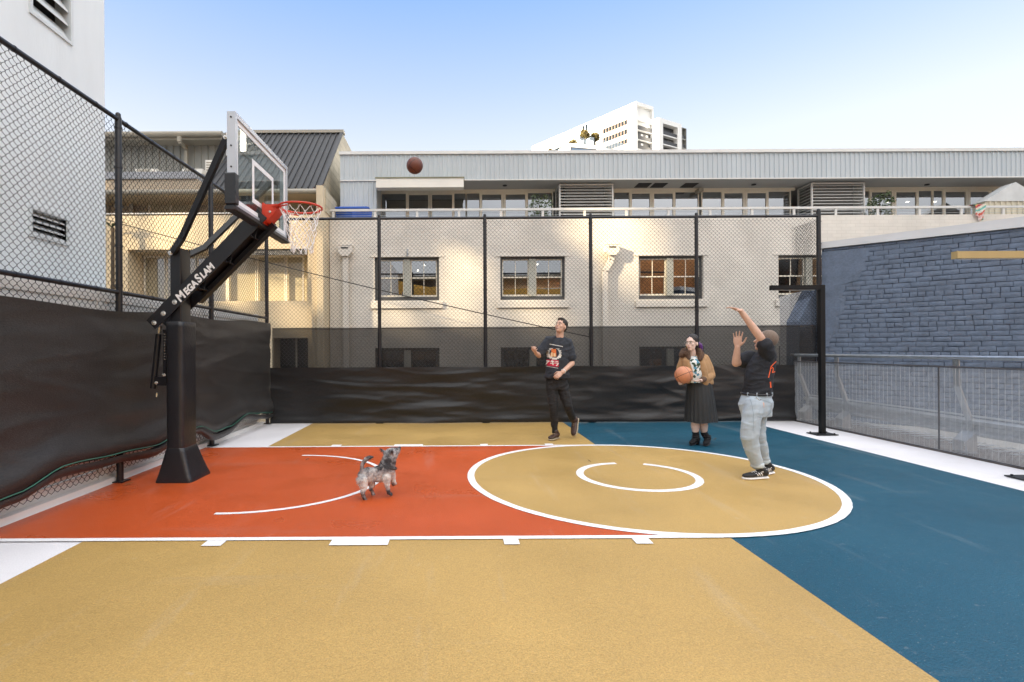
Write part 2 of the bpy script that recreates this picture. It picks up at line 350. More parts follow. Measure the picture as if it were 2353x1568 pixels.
# added out-of-view cloud glow overhead and behind the camera, lifting the shade
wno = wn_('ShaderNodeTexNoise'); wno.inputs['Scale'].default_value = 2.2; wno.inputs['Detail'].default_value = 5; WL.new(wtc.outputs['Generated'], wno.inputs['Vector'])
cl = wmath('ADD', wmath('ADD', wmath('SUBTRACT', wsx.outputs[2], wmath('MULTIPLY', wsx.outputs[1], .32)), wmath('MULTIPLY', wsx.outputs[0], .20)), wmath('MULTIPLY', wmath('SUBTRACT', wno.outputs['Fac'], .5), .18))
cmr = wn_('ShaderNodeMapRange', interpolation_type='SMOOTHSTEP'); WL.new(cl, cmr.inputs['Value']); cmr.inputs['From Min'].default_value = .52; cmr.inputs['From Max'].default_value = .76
cmx = wn_('ShaderNodeMix', data_type='RGBA'); WL.new(cmr.outputs[0], cmx.inputs['Factor']); WL.new(wm.outputs['Result'], cmx.inputs['A']); cmx.inputs['B'].default_value = (FILL_CLOUD[0], FILL_CLOUD[1], FILL_CLOUD[2], 1)
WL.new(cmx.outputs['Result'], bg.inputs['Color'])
sd = bpy.data.lights.new('sun', 'SUN'); so = bpy.data.objects.new('sun', sd); COL.objects.link(so)
sd.energy = 5.0; sd.angle = math.radians(1.6); sd.color = (1, .89, .74)
so.rotation_euler = SUN.to_track_quat('Z', 'Y').to_euler(); so.location = (-40, -30, 40)
S.view_settings.view_transform = 'Standard'; S.view_settings.look = 'None'; S.view_settings.gamma = 1; S.view_settings.exposure = 3.12
S.cycles.use_denoising = True
S.cycles.max_bounces = 10; S.cycles.transparent_max_bounces = 24; S.cycles.diffuse_bounces = 5
# ================================================================== ground and court
XB = -2.75; XR = 5.45; YB = 9.9; XL = -3.55
Y1, Y2 = 3.85, 7.51; XC, YC, RC, XM = 1.965, 5.68, 1.82, 2.0
struct(MB().quad((-900, -900, -3), (900, -900, -3), (900, 900, -3), (-900, 900, -3)).build('ground', 'asphalt'))
struct(MB().box(-4.3, 16, -8, 10.25, -2.99, -.012).build('deck', 'concrete'))
def sheet(name, x0, x1, y0, y1, z, mat, parent=None, nx=1):
    return MB().quad((x0, y0, z), (x1, y0, z), (x1, y1, z), (x0, y1, z)).build(name, mat, parent)
court = struct(sheet('court', -4.2, 9, -7, 10.1, -.008, 'white_floor'))
struct(sheet('ochre_court_paint', XB, XM, -7, 10.02, -.004, 'ochre'))
struct(sheet('blue_court_paint', XM+.001, XR, -7, 10.02, -.0045, 'blue'))
struct(sheet('key_paint', -3.62, XC+.02, Y1, Y2, 0, 'orange'))
cm = MB().disc((XC, YC, .0012), RC-.03, (0, 0, 1), 128); struct(cm.build('circle_paint', 'ochre'))
lm = MB(); zl = .0024
jit = lambda a, b: .0035*noise.noise(V((a*7, b*7, 2)))+.002*noise.noise(V((a*31, b*31, 5)))
def strip(x0, x1, y0, y1, n):
    for i in range(n):
        a, b = x0+(x1-x0)*i/n, x0+(x1-x0)*(i+1)/n
        lm.quad((a, y0+jit(a, y0), zl), (b, y0+jit(b, y0), zl), (b, y1+jit(b, y1), zl), (a, y1+jit(a, y1), zl))
strip(-3.62, XC-.02, Y1-.03, Y1+.03, 120); strip(-3.62, XC-.02, Y2-.03, Y2+.03, 120)
def arc(mb, cx, cy, r, w, a0, a1, z, n=128):
    for i in range(n):
        p, q = [math.radians(a0+(a1-a0)*k/n) for k in (i, i+1)]
        P_ = lambda R, t, o: (cx+(R+jit(math.cos(t)*3+o, math.sin(t)*3))*math.cos(t), cy+(R+jit(math.cos(t)*3+o, math.sin(t)*3))*math.sin(t), z)
        mb.quad(P_(r-w/2, p, 0), P_(r+w/2, p, 9), P_(r+w/2, q, 9), P_(r-w/2, q, 0))
arc(lm, XC, YC, RC, .075, 0, 360, zl+.0012, 256)
arc(lm, XC, YC+.02, .615, .08, 95, 95+352-22, zl, 128)
arc(lm, -2.05, 5.67, 1.22, .05, -91, 90, zl, 96)
for a, b in ((-1.83, -1.69), (-.92, -.50), (.33, .44), (1.27, 1.39)):
    for y0, s in ((Y1-.032, -1), (Y2+.032, 1)): strip(a, b, y0, y0+s*.105, 6)
struct(lm.build('court_lines', 'line_paint', fixn=True))
# walkway behind the guard
struct(sheet('walkway', 6.52, 16, -7, 10.2, -.002, 'concrete'))
# leaf litter on the court
for i, (x, y, a) in enumerate(((-3.42, 5.42, .4), (-1.9, 6.6, 1), (1.62, 6.42, 2), (3.9, 7.9, .5))):
    m_ = MB(); k = .05 if i == 0 else .03
    for t in range(1):
        c = V((x+t*.05, y-t*.04, .012)); d = V((math.cos(a+t), math.sin(a+t), .25))*k; e = V((-d.y, d.x, .1*k))*.45
        m_.prism([c-d, c-e*.6, c+d*.4-e*.5, c+d, c+d*.3+e*.6, c+e*.7], (0, 0, .002))
    o = m_.build('dry_leaf', pmat('dry_leaf', (.28, .12, .04), .8, .2, 30)) if i == 0 else m_.build('dry_leaf', 'bark')
    tag(o, ['curled brown leaf lying against the left fence post', 'tiny dry leaf on the orange key behind the dog',
            'small dark leaf at the gap in the small painted ring', 'small leaf on the blue paint near the white strip'][i], 'leaf', 'dry leaves')
# ================================================================== chain link
def chainlink(name, P, d, L, z0, z1, parent, w=.0375, r=.0022, spp=8, wob=.006, per=.075):
    P = V(P); d = V(d).normalized(); n = V((-d.y, d.x, 0)); nw = int(L/w); ns = int((z1-z0)/per*spp)+1
    i = np.arange(ns); ph = 2*np.pi*i/spp; A = w*.535; D = .0075
    z = z0+i*per/spp; vs = []; fs = []
    th = 2*np.pi*np.arange(3)/3
    for k in range(nw):
        s = 1 if k % 2 == 0 else -1
        cx = (k+.5)*w+s*A*(np.cos(ph)+.08*np.cos(3*ph)); dy = s*D*np.sin(ph)
        dy = dy+wob*np.sin(z*2.3+k*.05)+wob*np.sin(k*w*1.7)
        c = np.stack([P.x+d.x*cx+n.x*dy, P.y+d.y*cx+n.y*dy, z], 1)
        t = np.gradient(c, axis=0); t /= np.linalg.norm(t, axis=1)[:, None]
        a = np.cross(t, np.array([n.x, n.y, n.z])); a /= np.linalg.norm(a, axis=1)[:, None]; b = np.cross(t, a)
        ring = c[:, None, :]+r*(np.cos(th)[None, :, None]*a[:, None, :]+np.sin(th)[None, :, None]*b[:, None, :])
        vs.append(ring.reshape(-1, 3))
        base = k*ns*3; q = base+3*np.arange(ns-1)
        for e in range(3): fs.append(np.stack([q+e, q+(e+1) % 3, q+3+(e+1) % 3, q+3+e], 1))
    vs = np.concatenate(vs); fs = np.concatenate(fs); o = np.array([P.x+d.x*L/2, P.y+d.y*L/2, z0]); vs = vs-o
    me = bpy.data.meshes.new(name); me.vertices.add(len(vs)); me.vertices.foreach_set('co', vs.ravel())
    me.loops.add(fs.size); me.loops.foreach_set('vertex_index', fs.ravel().astype(np.int32))
    me.polygons.add(len(fs)); me.polygons.foreach_set('loop_start', np.arange(0, fs.size, 4, dtype=np.int32))
    me.update(calc_edges=True)
    return finish(me, name, 'black_wire', parent, V(o), True)
ZT = 3.88
def post(x, y, z1, parent, r=.034):
    m = MB().cyl((x, y, 0), (x, y, z1), r, 16); m.cyl((x, y, z1), (x, y, z1+.03), r*.8, 12); m.ball((x, y, z1+.03), r*.8)
    m.box(x-.07, x+.07, y-.07, y+.07, 0, .012)
    for z in np.arange(.4, z1, .42): m.cyl((x, y, z), (x, y, z+.02), r+.006, 16)
    return m.build('post', 'black_steel', parent, True, 40)
def rail(p, q, parent, r=.024):
    p, q = V(p), V(q); m = MB().cyl(p, q, r, 12); d = (q-p).normalized(); L = (q-p).length; t = .35
    while t < L: m.cyl(p+d*t, p+d*(t+.012), r+.004, 12); t += .48
    return m.build('rail', 'black_steel', parent, True, 40)
XF = -3.6
lf = thing('chain_link_fence', 'black chain link fence along the left side, in front of the tall white wall', 'fence', (XF, 6, 0), 'chain link fences')
for y in (1.8, 3.45, 5.57, 7.66, 9.9): post(XF, y, ZT, lf)
rail((XF, 1.5, ZT-.02), (XF, 9.9, ZT-.02), lf); rail((XF, 1.5, 2.03), (XF, 9.9, 2.0), lf, .022)
chainlink('mesh', (XF-.02, 1.6, 0), (0, 1, 0), 8.3, .12, ZT-.03, lf, r=.0026)
bf = thing('chain_link_fence', 'black chain link fence across the back, in front of the beige brick building', 'fence', (1.5, YB, 0), 'chain link fences')
for k in range(1, 5): post(aY(629+243*k, 700, YB).x, YB, ZT+.02, bf)
XE = aY(1882, 700, YB).x
post(XE, YB, ZT+.08, bf, .04)
rail((XF, YB, ZT-.005), (XE, YB, ZT+.0), bf, .026)
chainlink('mesh', (XF+.02, YB+.03, 0), (1, 0, 0), XE-XF-.02, .05, ZT-.03, bf, r=.0026)
rf = thing('chain_link_fence', 'short return of chain link fence beside the blue wall end', 'fence', (XE, YB+.4, 0), 'chain link fences')
chainlink('mesh', (XE, YB+.05, 0), (0, 1, 0), .62, .3, ZT-.05, rf, r=.0026, wob=.02)
chainlink('mesh', (XE-.05, YB+.75, 0), (.16, -1, 0), .5, .3, ZT-.05, rf, r=.0026, wob=.03)
# ================================================================== shade cloth
def cloth(mb, fn, nu, nv):
    b = len(mb.v)
    for i in range(nu+1):
        for j in range(nv+1): mb.v.append(tuple(fn(i/nu, j/nv)))
    for i in range(nu):
        for j in range(nv):
            a = b+i*(nv+1)+j; mb.f.append((a, a+nv+1, a+nv+2, a+1)); mb.m.append(0)
def interp(x, pts):
    for (a, p), (b, q) in zip(pts, pts[1:]):
        if x <= b:
            t = max(0, (x-a)/(b-a)); t = t*t*(3-2*t); return p+(q-p)*t
    return pts[-1][1]
BOT = [(1.2, .2), (3.4, .22), (4.1, .26), (4.6, .37), (5.3, .33), (6.0, .29), (6.6, .37), (7.0, .36), (7.5, .21), (7.9, .22), (8.6, .33), (9.2, .27), (9.6, .22), (9.9, .2)]
TOPL = [(1.2, 1.80), (4, 1.825), (5.2, 1.80), (6.6, 1.86), (7.7, 1.84), (8.9, 1.9), (9.9, 1.9)]
def wr(u, z, k=1.0):
    p = V((u*.9, z*1.8, 3.1)); n1 = noise.noise(p)
    n2 = noise.noise(V((u*.75+z*.35, z*4.6-u*.25, 9))); n4 = noise.noise(V((u*1.5-z*.6, z*8.5+u*.4, 15)))
    n3 = noise.noise(V((u*3.2+z, z*15-u*.9, 1))); am = .55+1.1*max(0, noise.noise(V((u*.6, z*.9, 40)))+.35)
    rid = max(0, 1-abs(noise.noise(V((u*.55-z*.5, z*3.4+u*.28, 5))))*2.2-.5)
    return k*(.016*n1+am*(.017*n2+.007*n4+.0028*n3+.016*rid))
def lc(u, v):
    y = 1.2+u*8.68; zb = interp(y, BOT); zt = interp(y, TOPL); z = zb+(zt-zb)*v
    bulge = .05*math.exp(-((v-.06)/.09)**2)*(1+.6*noise.noise(V((y*1.3, 2, 2))))
    return (XL+.02+wr(y, z, .8)+bulge*1.3, y, z)
m = MB(); cloth(m, lc, 360, 90)
ls = m.build('shade_cloth', 'black_cloth', None, True)
tag(ls, 'opaque black shade cloth hung on the left fence, hem gathered with green cord', 'shade cloth', 'shade cloth screens')
m = MB()
def hemf(u, v):
    y = 1.2+u*8.68; zb = interp(y, BOT); a = v*math.pi*1.15-.4
    rr = .075+.03*noise.noise(V((y*1.1, 7, 7)))
    return (XL+.045+rr*math.cos(a)*.7+.004*noise.noise(V((y*9, v*3, 1))), y, zb+.02-rr*(.7+.8*math.sin(a)))
cloth(m, hemf, 300, 10); m.build('hem', 'black_cloth', ls, True)
MB().tube([(XL+.105+.01*noise.noise(V((y*2, 3, 3))), y, interp(y, BOT)+.02+.015*noise.noise(V((y*1.5, 0, 0)))) for y in np.arange(1.25, 9.85, .1)], .0055, 6).build('cord', pmat('green_cord', (.03, .14, .10), .6), ls, True)
XSR = aY(1822, 900, YB).x
def bc(u, v):
    x = XL+.03+u*(XSR-XL-.03); zt = 1.06+.012*noise.noise(V((x*.8, 0, 4))); z = .012+(zt-.012)*v
    lo = .06*math.exp(-((v-.04)/.07)**2)
    return (x, YB-.055-wr(x, z, 1.7)-lo*(.5+.5*noise.noise(V((x*1.4, 1, 1)))), z)
m = MB(); cloth(m, bc, 420, 80)
bs = m.build('shade_cloth', 'back_cloth', None, True)
tag(bs, 'opaque black shade cloth covering the lower half of the back fence', 'shade cloth', 'shade cloth screens')
def bc2(u, v):
    x = XL+.03+u*(XE-XL-.05); zt = 1.815+.01*noise.noise(V((x*.9, 0, 8))); z = 1.03+(zt-1.03)*v
    return (x, YB+.055-.4*wr(x+30, z), z)
m = MB(); cloth(m, bc2, 300, 30)
b2 = m.build('shade_cloth', 'black_shade', None, True)
tag(b2, 'see-through black shade cloth band above the opaque one on the back fence', 'shade cloth', 'shade cloth screens')
MB().tube([(XL+.05+t*(XE-XL-.1), YB+.06, 1.79+.006*math.sin(t*40)) for t in np.linspace(0, 1, 60)], .006, 5).build('hem', 'black_cloth', b2)
# ================================================================== white slat fence outside the left chain link
wf = thing('steel_panel_fence', 'white steel panel fence standing just outside the left chain link', 'fence', (-3.78, 6, 0))
ys = [1.2, 3.3, 5.45, 7.6, 9.75]
for y in ys: MB().box(-3.80, -3.72, y-.03, y+.03, 0, 2.06).build('post', 'white_metal', wf)
for a, b in zip(ys, ys[1:]):
    m = MB()
    m.box(-3.775, -3.735, a+.033, b-.033, .02, .15); m.box(-3.78, -3.73, a+.033, b-.033, 1.92, 2.03)
    k = .165
    while k < 1.85: m.box(-3.765, -3.745, a+.035, b-.035, k, k+.135); k += .148
    m.build('panel', 'white_metal', wf)
MB().box(-3.72, -3.64, 1.2, 9.8, -.008, .055).build('bottom_rail', 'white_metal', wf)
MB().box(-4.1, -3.83, 8.55, 9.7, 1.6, 1.98).build('cover_box', 'galv', wf)
# ================================================================== tall white building on the left
WX = -4.5; WY = 6.7
wb = thing('white_building', 'tall pale grey rendered building beyond the left fence, with louvred vents', 'building', (-7, -4, -3))
def wallX(mb, X, y0, y1, z0, z1, holes, th):
    ysx = sorted({y0, y1, *[h[i] for h in holes for i in (0, 1)]}); zs = sorted({z0, z1, *[h[i] for h in holes for i in (2, 3)]})
    for ya, yb in zip(ysx, ysx[1:]):
        for za, zb in zip(zs, zs[1:]):
            my, mz = (ya+yb)/2, (za+zb)/2
            if any(h[0] < my < h[1] and h[2] < mz < h[3] for h in holes): continue
            mb.quad((X, ya, za), (X, yb, za), (X, yb, zb), (X, ya, zb))
    for h in holes:
        a, b, c, d = h
        for p, q in (((a, c), (b, c)), ((b, c), (b, d)), ((b, d), (a, d)), ((a, d), (a, c))):
            mb.quad((X, p[0], p[1]), (X, q[0], q[1]), (X-th, q[0], q[1]), (X-th, p[0], p[1]))
def vrect(p0, p1):
    a, b = aX(*p0, WX), aX(*p1, WX); return (min(a.y, b.y), max(a.y, b.y), min(a.z, b.z), max(a.z, b.z))
v2 = vrect((71, 486), (152, 560)); ya, yb = aX(72, 30, WX).y, aX(160, 90, WX).y
zb_ = aX(160, 92, WX).z; v1 = (ya, yb, zb_-.02, zb_+.78)
v2 = (v2[0], v2[1], aX(152, 558, WX).z, aX(152, 507, WX).z)
m = MB(); wallX(m, WX, -24, WY, -3, 7.4, [v1, v2], .2)
m.quad((WX, WY, -3), (-8.5, WY, -3), (-8.5, WY, 7.4), (WX, WY, 7.4)); m.quad((WX, -24, 7.4), (WX, WY, 7.4), (-8.5, WY, 7.4), (-8.5, -24, 7.4)); m.quad((-8.5, -24, -3), (-8.5, WY, -3), (-8.5, WY, 7.4), (-8.5, -24, 7.4)); m.quad((WX, -24, -3), (-8.5, -24, -3), (-8.5, -24, 7.4), (WX, -24, 7.4))
m.build('wall', 'white_render', wb, fixn=True)
for h in (v1, v2):
    a, b, c, d = h; m = MB(); t = .035
    for bx in ((a-t, a, c-t, d+t), (b, b+t, c-t, d+t), (a, b, c-t, c), (a, b, d, d+t)): m.box(WX-.1, WX+.02, bx[0], bx[1], bx[2], bx[3])
    fr = m.build('vent', pmat('vent_frame', (.62, .66, .68), .5), wb); m = MB(); n = 5 if h is v1 else 4
    for i in range(n):
        z = c+(d-c)*(i+.5)/n; s = (d-c)/n*.42
        m.prism([(WX-.012, a+.002, z-s), (WX-.10, a+.002, z+s), (WX-.10, a+.002, z+s+.014), (WX-.012, a+.002, z-s+.014)], (0, b-a-.004, 0))
    m.build('blade', pmat('vent_blade', (.6, .63, .64), .5), fr)
    MB().box(WX-.19, WX-.17, a-.0, b+.0, c, d).build('backing', 'dark', fr)
# ================================================================== blue painted brick wall on the right
P0 = aY(1890, 900, 10.0); P0.z = 0; dr = V((.76, -.65, 0)).normalized(); nr_ = V((-dr.y, dr.x, 0)); nr_ = -nr_ if nr_.y > 0 else nr_
PE = P0+dr*9; ZC0 = aP(1889, 572, P0, nr_).z; ZC1 = aP(1889, 558, P0, nr_).z
zc0 = lambda s: ZC0+(aP(2352, 523, P0, nr_).z-ZC0)/((aP(2352, 523, P0, nr_)-P0).xy.length)*s
zc1 = lambda s: ZC1+(aP(2352, 499, P0, nr_).z-ZC1)/((aP(2352, 499, P0, nr_)-P0).xy.length)*s
bw = thing('blue_brick_wall', 'slate blue painted brick building with a white roof capping on the right', 'building', P0)
def W(s, z, o=0): return P0+dr*s+nr_*o+V((0, 0, z))
m = MB()
m.prism([W(0, -2.99, -.012), W(9, -2.99, -.012), W(9, zc0(9)-.01, -.012), W(0, zc0(0)-.01, -.012)], -nr_*.33)
m.build('backing_wall', 'blue_mortar', bw, fixn=True)
rnd = random.Random(3); m = MB(); row = 0; z = -.35; CH = .087
PL = lambda z: interp(z, [(-.4, 0), (1.35, 0), (1.42, .12), (1.9, .27), (2.25, .36), (2.30, .32), (2.56, .34), (2.62, .56), (2.9, .66), (3.6, .80)])
while z < zc0(9)-.02:
    s = -rnd.random()*.1-(.12 if row % 2 else 0)
    while s < 8.9:
        L = .225+rnd.uniform(-.03, .03) if row % 6 else .112+rnd.uniform(-.01, .01)
        s0, s1 = max(0, s+.003), s+L-.005+rnd.uniform(-.004, .004)
        zz0, zz1 = z+.004+rnd.uniform(-.004, .004), min(z+CH-.005+rnd.uniform(-.004, .004), zc0(s)-.012)
        dt = rnd.uniform(-.009, .009)
        if s1 > s0+.03 and zz1 > zz0+.02:
            nxs = 5; g = []
            for j in range(4):
                for i in range(nxs):
                    u, v = i/(nxs-1), j/3; edge = i in (0, nxs-1) or j in (0, 3)
                    ss = s0+(s1-s0)*u; zz = zz0+(zz1-zz0)*v+dt*(u-.5)
                    q = V((ss*9, zz*14, row)); k = noise.noise(q)
                    ss += .005*noise.noise(q*1.7+V((9, 0, 0))); zz += .005*noise.noise(q*1.9+V((0, 9, 0)))
                    g.append(W(ss, zz, (.003 if edge else .0095)+.004*k+.005*noise.noise(V((s0*31, z*17, 3)))))
            b0 = [W(s0-.004, zz0-.004, -.02), W(s1+.004, zz0-.004, -.02), W(s1+.004, zz1+.004, -.02), W(s0-.004, zz1+.004, -.02)]
            fs = [(j*nxs+i, j*nxs+i+1, (j+1)*nxs+i+1, (j+1)*nxs+i) for j in range(3) for i in range(nxs-1)]
            N = 4*nxs; bt = list(range(nxs)); tp = list(range(3*nxs, 4*nxs)); lf_ = [j*nxs for j in range(4)]; rt = [j*nxs+nxs-1 for j in range(4)]
            fs += [tuple([N, N+1]+bt[::-1]), tuple([N+1, N+2]+rt[::-1]), tuple([N+2, N+3]+tp), tuple([N+3, N]+lf_)]
            m.add(g+b0, fs)
        s += L
    z += CH; row += 1
m.build('brick_face', 'blue_brick', bw, True, 50, fixn=True)
m = MB(); pts = []; z = -.1
zs_ = np.arange(1.36, zc0(0)-.02, .05)
prof = []
for z in zs_:
    e = PL(z)+.05*noise.noise(V((z*5, 1, 1)))+.025*noise.noise(V((z*17, 4, 1))); prof.append((max(.03, e), z))
for (e0, z0), (e1, z1) in zip(prof, prof[1:]):
    k = 6
    for i in range(k):
        u0, u1 = i/k, (i+1)/k
        of = lambda u, z: .022+.004*noise.noise(V((u*6, z*4, 2)))-(.010 if u > .99 else 0)
        m.quad(W(e0*u0, z0, of(u0, z0)), W(e0*u1, z0, of(u1, z0)), W(e1*u1, z1, of(u1, z1)), W(e1*u0, z1, of(u0, z1)))
    m.quad(W(e0, z0, of(1, z0)), W(e0, z0, -.01), W(e1, z1, -.01), W(e1, z1, of(1, z1)))
m.build('plaster_patch', 'blue_brick', bw, True, 50, fixn=True)
m = MB(); m.prism([W(-.02, zc0(0), .05), W(9, zc0(9), .05), W(9, zc1(9), .05), W(-.02, zc1(0), .05)], -nr_*.42); m.build('capping', 'cap_metal', bw, fixn=True)
m = MB(); m.prism([W(-.01, -2.9, -.36), W(9, -2.9, -.36), W(9, 2.6, -.36), W(-.01, 2.6, -.36)], V((.5, 2.2, 0))); m.build('roof_block', 'cap_metal', bw, fixn=True)
pb = V((6.72, 10.35, -2.9)); m = MB()
m.prism([(6.62, 10.12, -2.9), (7.12, 10.12, -2.9), (7.12, 10.12, 2.62), (6.98, 10.12, 2.58), (6.64, 10.12, 1.9)], (0, .4, 0)); m.build('buttress', 'blue_brick', bw, fixn=True)
# ================================================================== galvanised guard
gx = 6.45
gd = thing('guard_rail', 'galvanised guard rail with wire mesh infill beside the blue brick wall', 'railing', (gx, 7, 0))
MB().tube([(gx-.02, 10.05, 1.245), (gx, 9.95, 1.245), (gx, 3, 1.25)], .027, 14).build('handrail', 'galv', gd, True, 40)
sty = [aX(x, 900, gx).y for x in (1829, 1922, 2197)]; sty[0] = 9.85; d_ = sty[1]-sty[2]
sty += [sty[2]-d_*1.0]
for y in sty:
    m = MB()
    for a, b in (((gx, y, 1.23), (gx+.01, y, .88)), ((gx+.01, y, .88), (gx+.17, y, .42)), ((gx+.17, y, .42), (gx+.17, y, .02))): m.bar(a, b, .085, .012, up=(1, 0, .2))
    m.bar((gx+.005, y, 1.22), (gx+.005, y, .90), .012, .05, up=(1, 0, 0)); m.bar((gx+.03, y, .88), (gx+.2, y, .42), .012, .05, up=(1, 0, 0))
    m.build('stanchion', 'galv', gd, fixn=True)
    m = MB(); m.box(gx+.06, gx+.2, y-.11, y+.09, .02, .035); m.prism([(gx+.03, y-.1, .04), (gx+.17, y-.1, .04), (gx+.17, y-.1, .30), (gx+.03, y-.1, .18)], (0, .016, 0)); m.prism([(gx+.03, y+.07, .04), (gx+.17, y+.07, .04), (gx+.17, y+.07, .30), (gx+.03, y+.07, .18)], (0, .016, 0))
    m.prism([(gx+.03, y-.084, .17), (gx+.17, y-.084, .29), (gx+.17, y-.084, .30), (gx+.03, y-.084, .184)], (0, .154, 0)); m.build('bracket', 'galv', gd, fixn=True)
prof = [(0, .0), (.05, .02), (.05, .06), (0, .09), (0, .13), (.05, .16), (.05, .20), (0, .23)]
m = MB()
for zb in (.235,):
    pr = [(.21-a, zb+b*1.0) for a, b in prof]
    for (a, b), (c, d) in zip(pr, pr[1:]): m.quad((gx+a, 3, b), (gx+a, 9.98, b), (gx+c, 9.98, d), (gx+c, 3, d))
    for (a, b), (c, d) in zip(pr, pr[1:]): m.quad((gx+a+.006, 3, b), (gx+c+.006, 3, d), (gx+c+.006, 9.98, d), (gx+a+.006, 9.98, b))
m.box(gx+.20, gx+.32, 3, 9.98, .475, .487)
m.build('crash_beam', 'galv', gd)
m = MB(); zt = 1.115; zb = .025; y0, y1 = 3.0, 9.93
zz = zb
while zz < zt: m.bar((gx-.03, y0, zz), (gx-.03, y1, zz), .003, .0048); zz += .0135
yy = y0
while yy < y1: m.bar((gx-.033, yy, zb), (gx-.033, yy, zt), .0024, .0024, up=(0, 1, 0)); yy += .076
m.build('wire_mesh', 'mesh_galv', gd)
m = MB(); m.box(gx-.045, gx-.02, y0, y1+.01, zt, zt+.022); m.box(gx-.045, gx-.02, y0, y1+.01, zb-.02, zb-.003); m.box(gx-.04, gx-.022, y1, y1+.012, zb, zt)
for y in (4.2, 6.95, 9.2): m.box(gx-.036, gx-.026, y, y+.02, zb, zt)
m.build('mesh_frame', pmat('weathered_steel', (.16, .16, .17), .5, .2, 5, metal=.5), gd)
struct(MB().box(gx-.06, gx+.9, -7, 10.0, -.006, .003).build('guard_kerb', pmat('dark_edge', (.12, .10, .085), .9, .35, 4, .5, 50)))  # dark brown, mottled strip along the guard
m = MB()
for i in range(34):
    for k in range(5): m.box(gx+.4+k*.09, gx+.47+k*.09, 3.2+i*.2, 3.29+i*.2, .05, .056)
m.build('tread_plate', 'galv', gd)
# ================================================================== lamp posts
def lamp(x, y, mat, label):
    t = thing('lamp_post', label, 'lamp post', (x, y, 0), 'right angle lamp posts')
    MB().box(x-.036, x+.036, y-.036, y+.036, .012, 2.385).build('pole', mat, t)
    m = MB(); m.box(x-.80, x-.037, y-.034, y+.034, 2.31, 2.383); m.box(x-.815, x-.801, y-.036, y+.036, 2.308, 2.385); m.build('arm', mat, t)
    m = MB(); m.box(x-.75, x-.12, y-.02, y+.02, 2.304, 2.309); m.build('light_strip', 'alum', t)
    m = MB(); m.box(x-.17, x+.17, y-.13, y+.13, 0, .012)
    for a in (-.13, .13):
        for b in (-.09, .09): m.cyl((x+a, y+b, .012), (x+a, y+b, .028), .012, 8)
    m.build('base_plate', 'black_steel', t)
lamp(5.84, 8.36, 'matte_black', 'black right angle lamp post on the white strip near the guard rail')
lamp(6.03, 5.47, 'tan', 'lamp post arm with warm light painted in tan at the photo edge, before the blue bricks')
# ================================================================== beige brick building across the lane
YF = 13.4; YU = 14.15; YG = 15.0
def wallY(mb, Y, x0, x1, z0, z1, holes, th, mi=0):
    xs = sorted({x0, x1, *[h[i] for h in holes for i in (0, 1)]}); zs = sorted({z0, z1, *[h[i] for h in holes for i in (2, 3)]})
    for xa, xb in zip(xs, xs[1:]):
        for za, zb in zip(zs, zs[1:]):
            mx, mz = (xa+xb)/2, (za+zb)/2
            if any(h[0] < mx < h[1] and h[2] < mz < h[3] for h in holes): continue
            mb.quad((xa, Y, za), (xb, Y, za), (xb, Y, zb), (xa, Y, zb), mi)
    for a, b, c, d in holes:
        for p, q in (((a, c), (b, c)), ((b, c), (b, d)), ((b, d), (a, d)), ((a, d), (a, c))):
            mb.quad((p[0], Y, p[1]), (q[0], Y, q[1]), (q[0], Y+th, q[1]), (p[0], Y+th, p[1]), mi)
def frame(mb, x0, x1, z0, z1, y0, y1, w, wb=None, mi=0):
    wb = wb or w
    mb.box(x0, x0+w, y0, y1, z0, z1, mi); mb.box(x1-w, x1, y0, y1, z0, z1, mi)
    mb.box(x0+w, x1-w, y0, y1, z1-w, z1, mi); mb.box(x0+w, x1-w, y0, y1, z0, z0+wb, mi)
X0 = fx(757, YF); XRR = 24
bb = thing('brick_building', 'long beige painted brick building behind the back fence, glazed terrace on top', 'building', (8, 18, -3))
zs0, zs1 = fz(1100, 690, YF), fz(1100, 590, YF)
zl1 = fz(1100, 799, YF); zl0 = zl1-1.15
wins = [(fx(a, YF), fx(b, YF)) for a, b in ((860, 1008), (1149, 1298), (1467, 1616), (1788, 1937))]
wins.append((wins[3][1]+2.0, wins[3][1]+3.65))
ZP = fz(1500, 497, YF)
holes = [(a, b, zs0, zs1) for a, b in wins]+[(a, b, zl0, zl1) for a, b in wins]
m = MB(); wallY(m, YF, X0, XRR, -3, ZP, holes, .22)
m.quad((X0, YF, -3), (X0, 24, -3), (X0, 24, ZP), (X0, YF, ZP)); m.quad((XRR, YF, -3), (XRR, 24, -3), (XRR, 24, ZP), (XRR, YF, ZP)); m.quad((X0, 24, -3), (XRR, 24, -3), (XRR, 24, 6.2), (X0, 24, 6.2))
m.quad((X0, YF+.22, ZP), (XRR, YF+.22, ZP), (XRR, YF, ZP), (X0, YF, ZP)); m.quad((X0, YF+.22, 4.5), (XRR, YF+.22, 4.5), (XRR, YF+.22, ZP), (X0, YF+.22, ZP))
m.build('wall', 'beige_brick', bb, fixn=False)
MB().box(X0+.01, XRR-.01, YF+.225, 23.9, 4.3, 4.45).build('terrace_floor', 'concrete', bb)
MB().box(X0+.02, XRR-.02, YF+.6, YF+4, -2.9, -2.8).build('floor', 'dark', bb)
MB().box(X0+.02, XRR-.02, YF+4, YF+4.1, -2.9, 4.25).build('inner_wall', pmat('inner_wall', (.09, .085, .08), .8), bb)
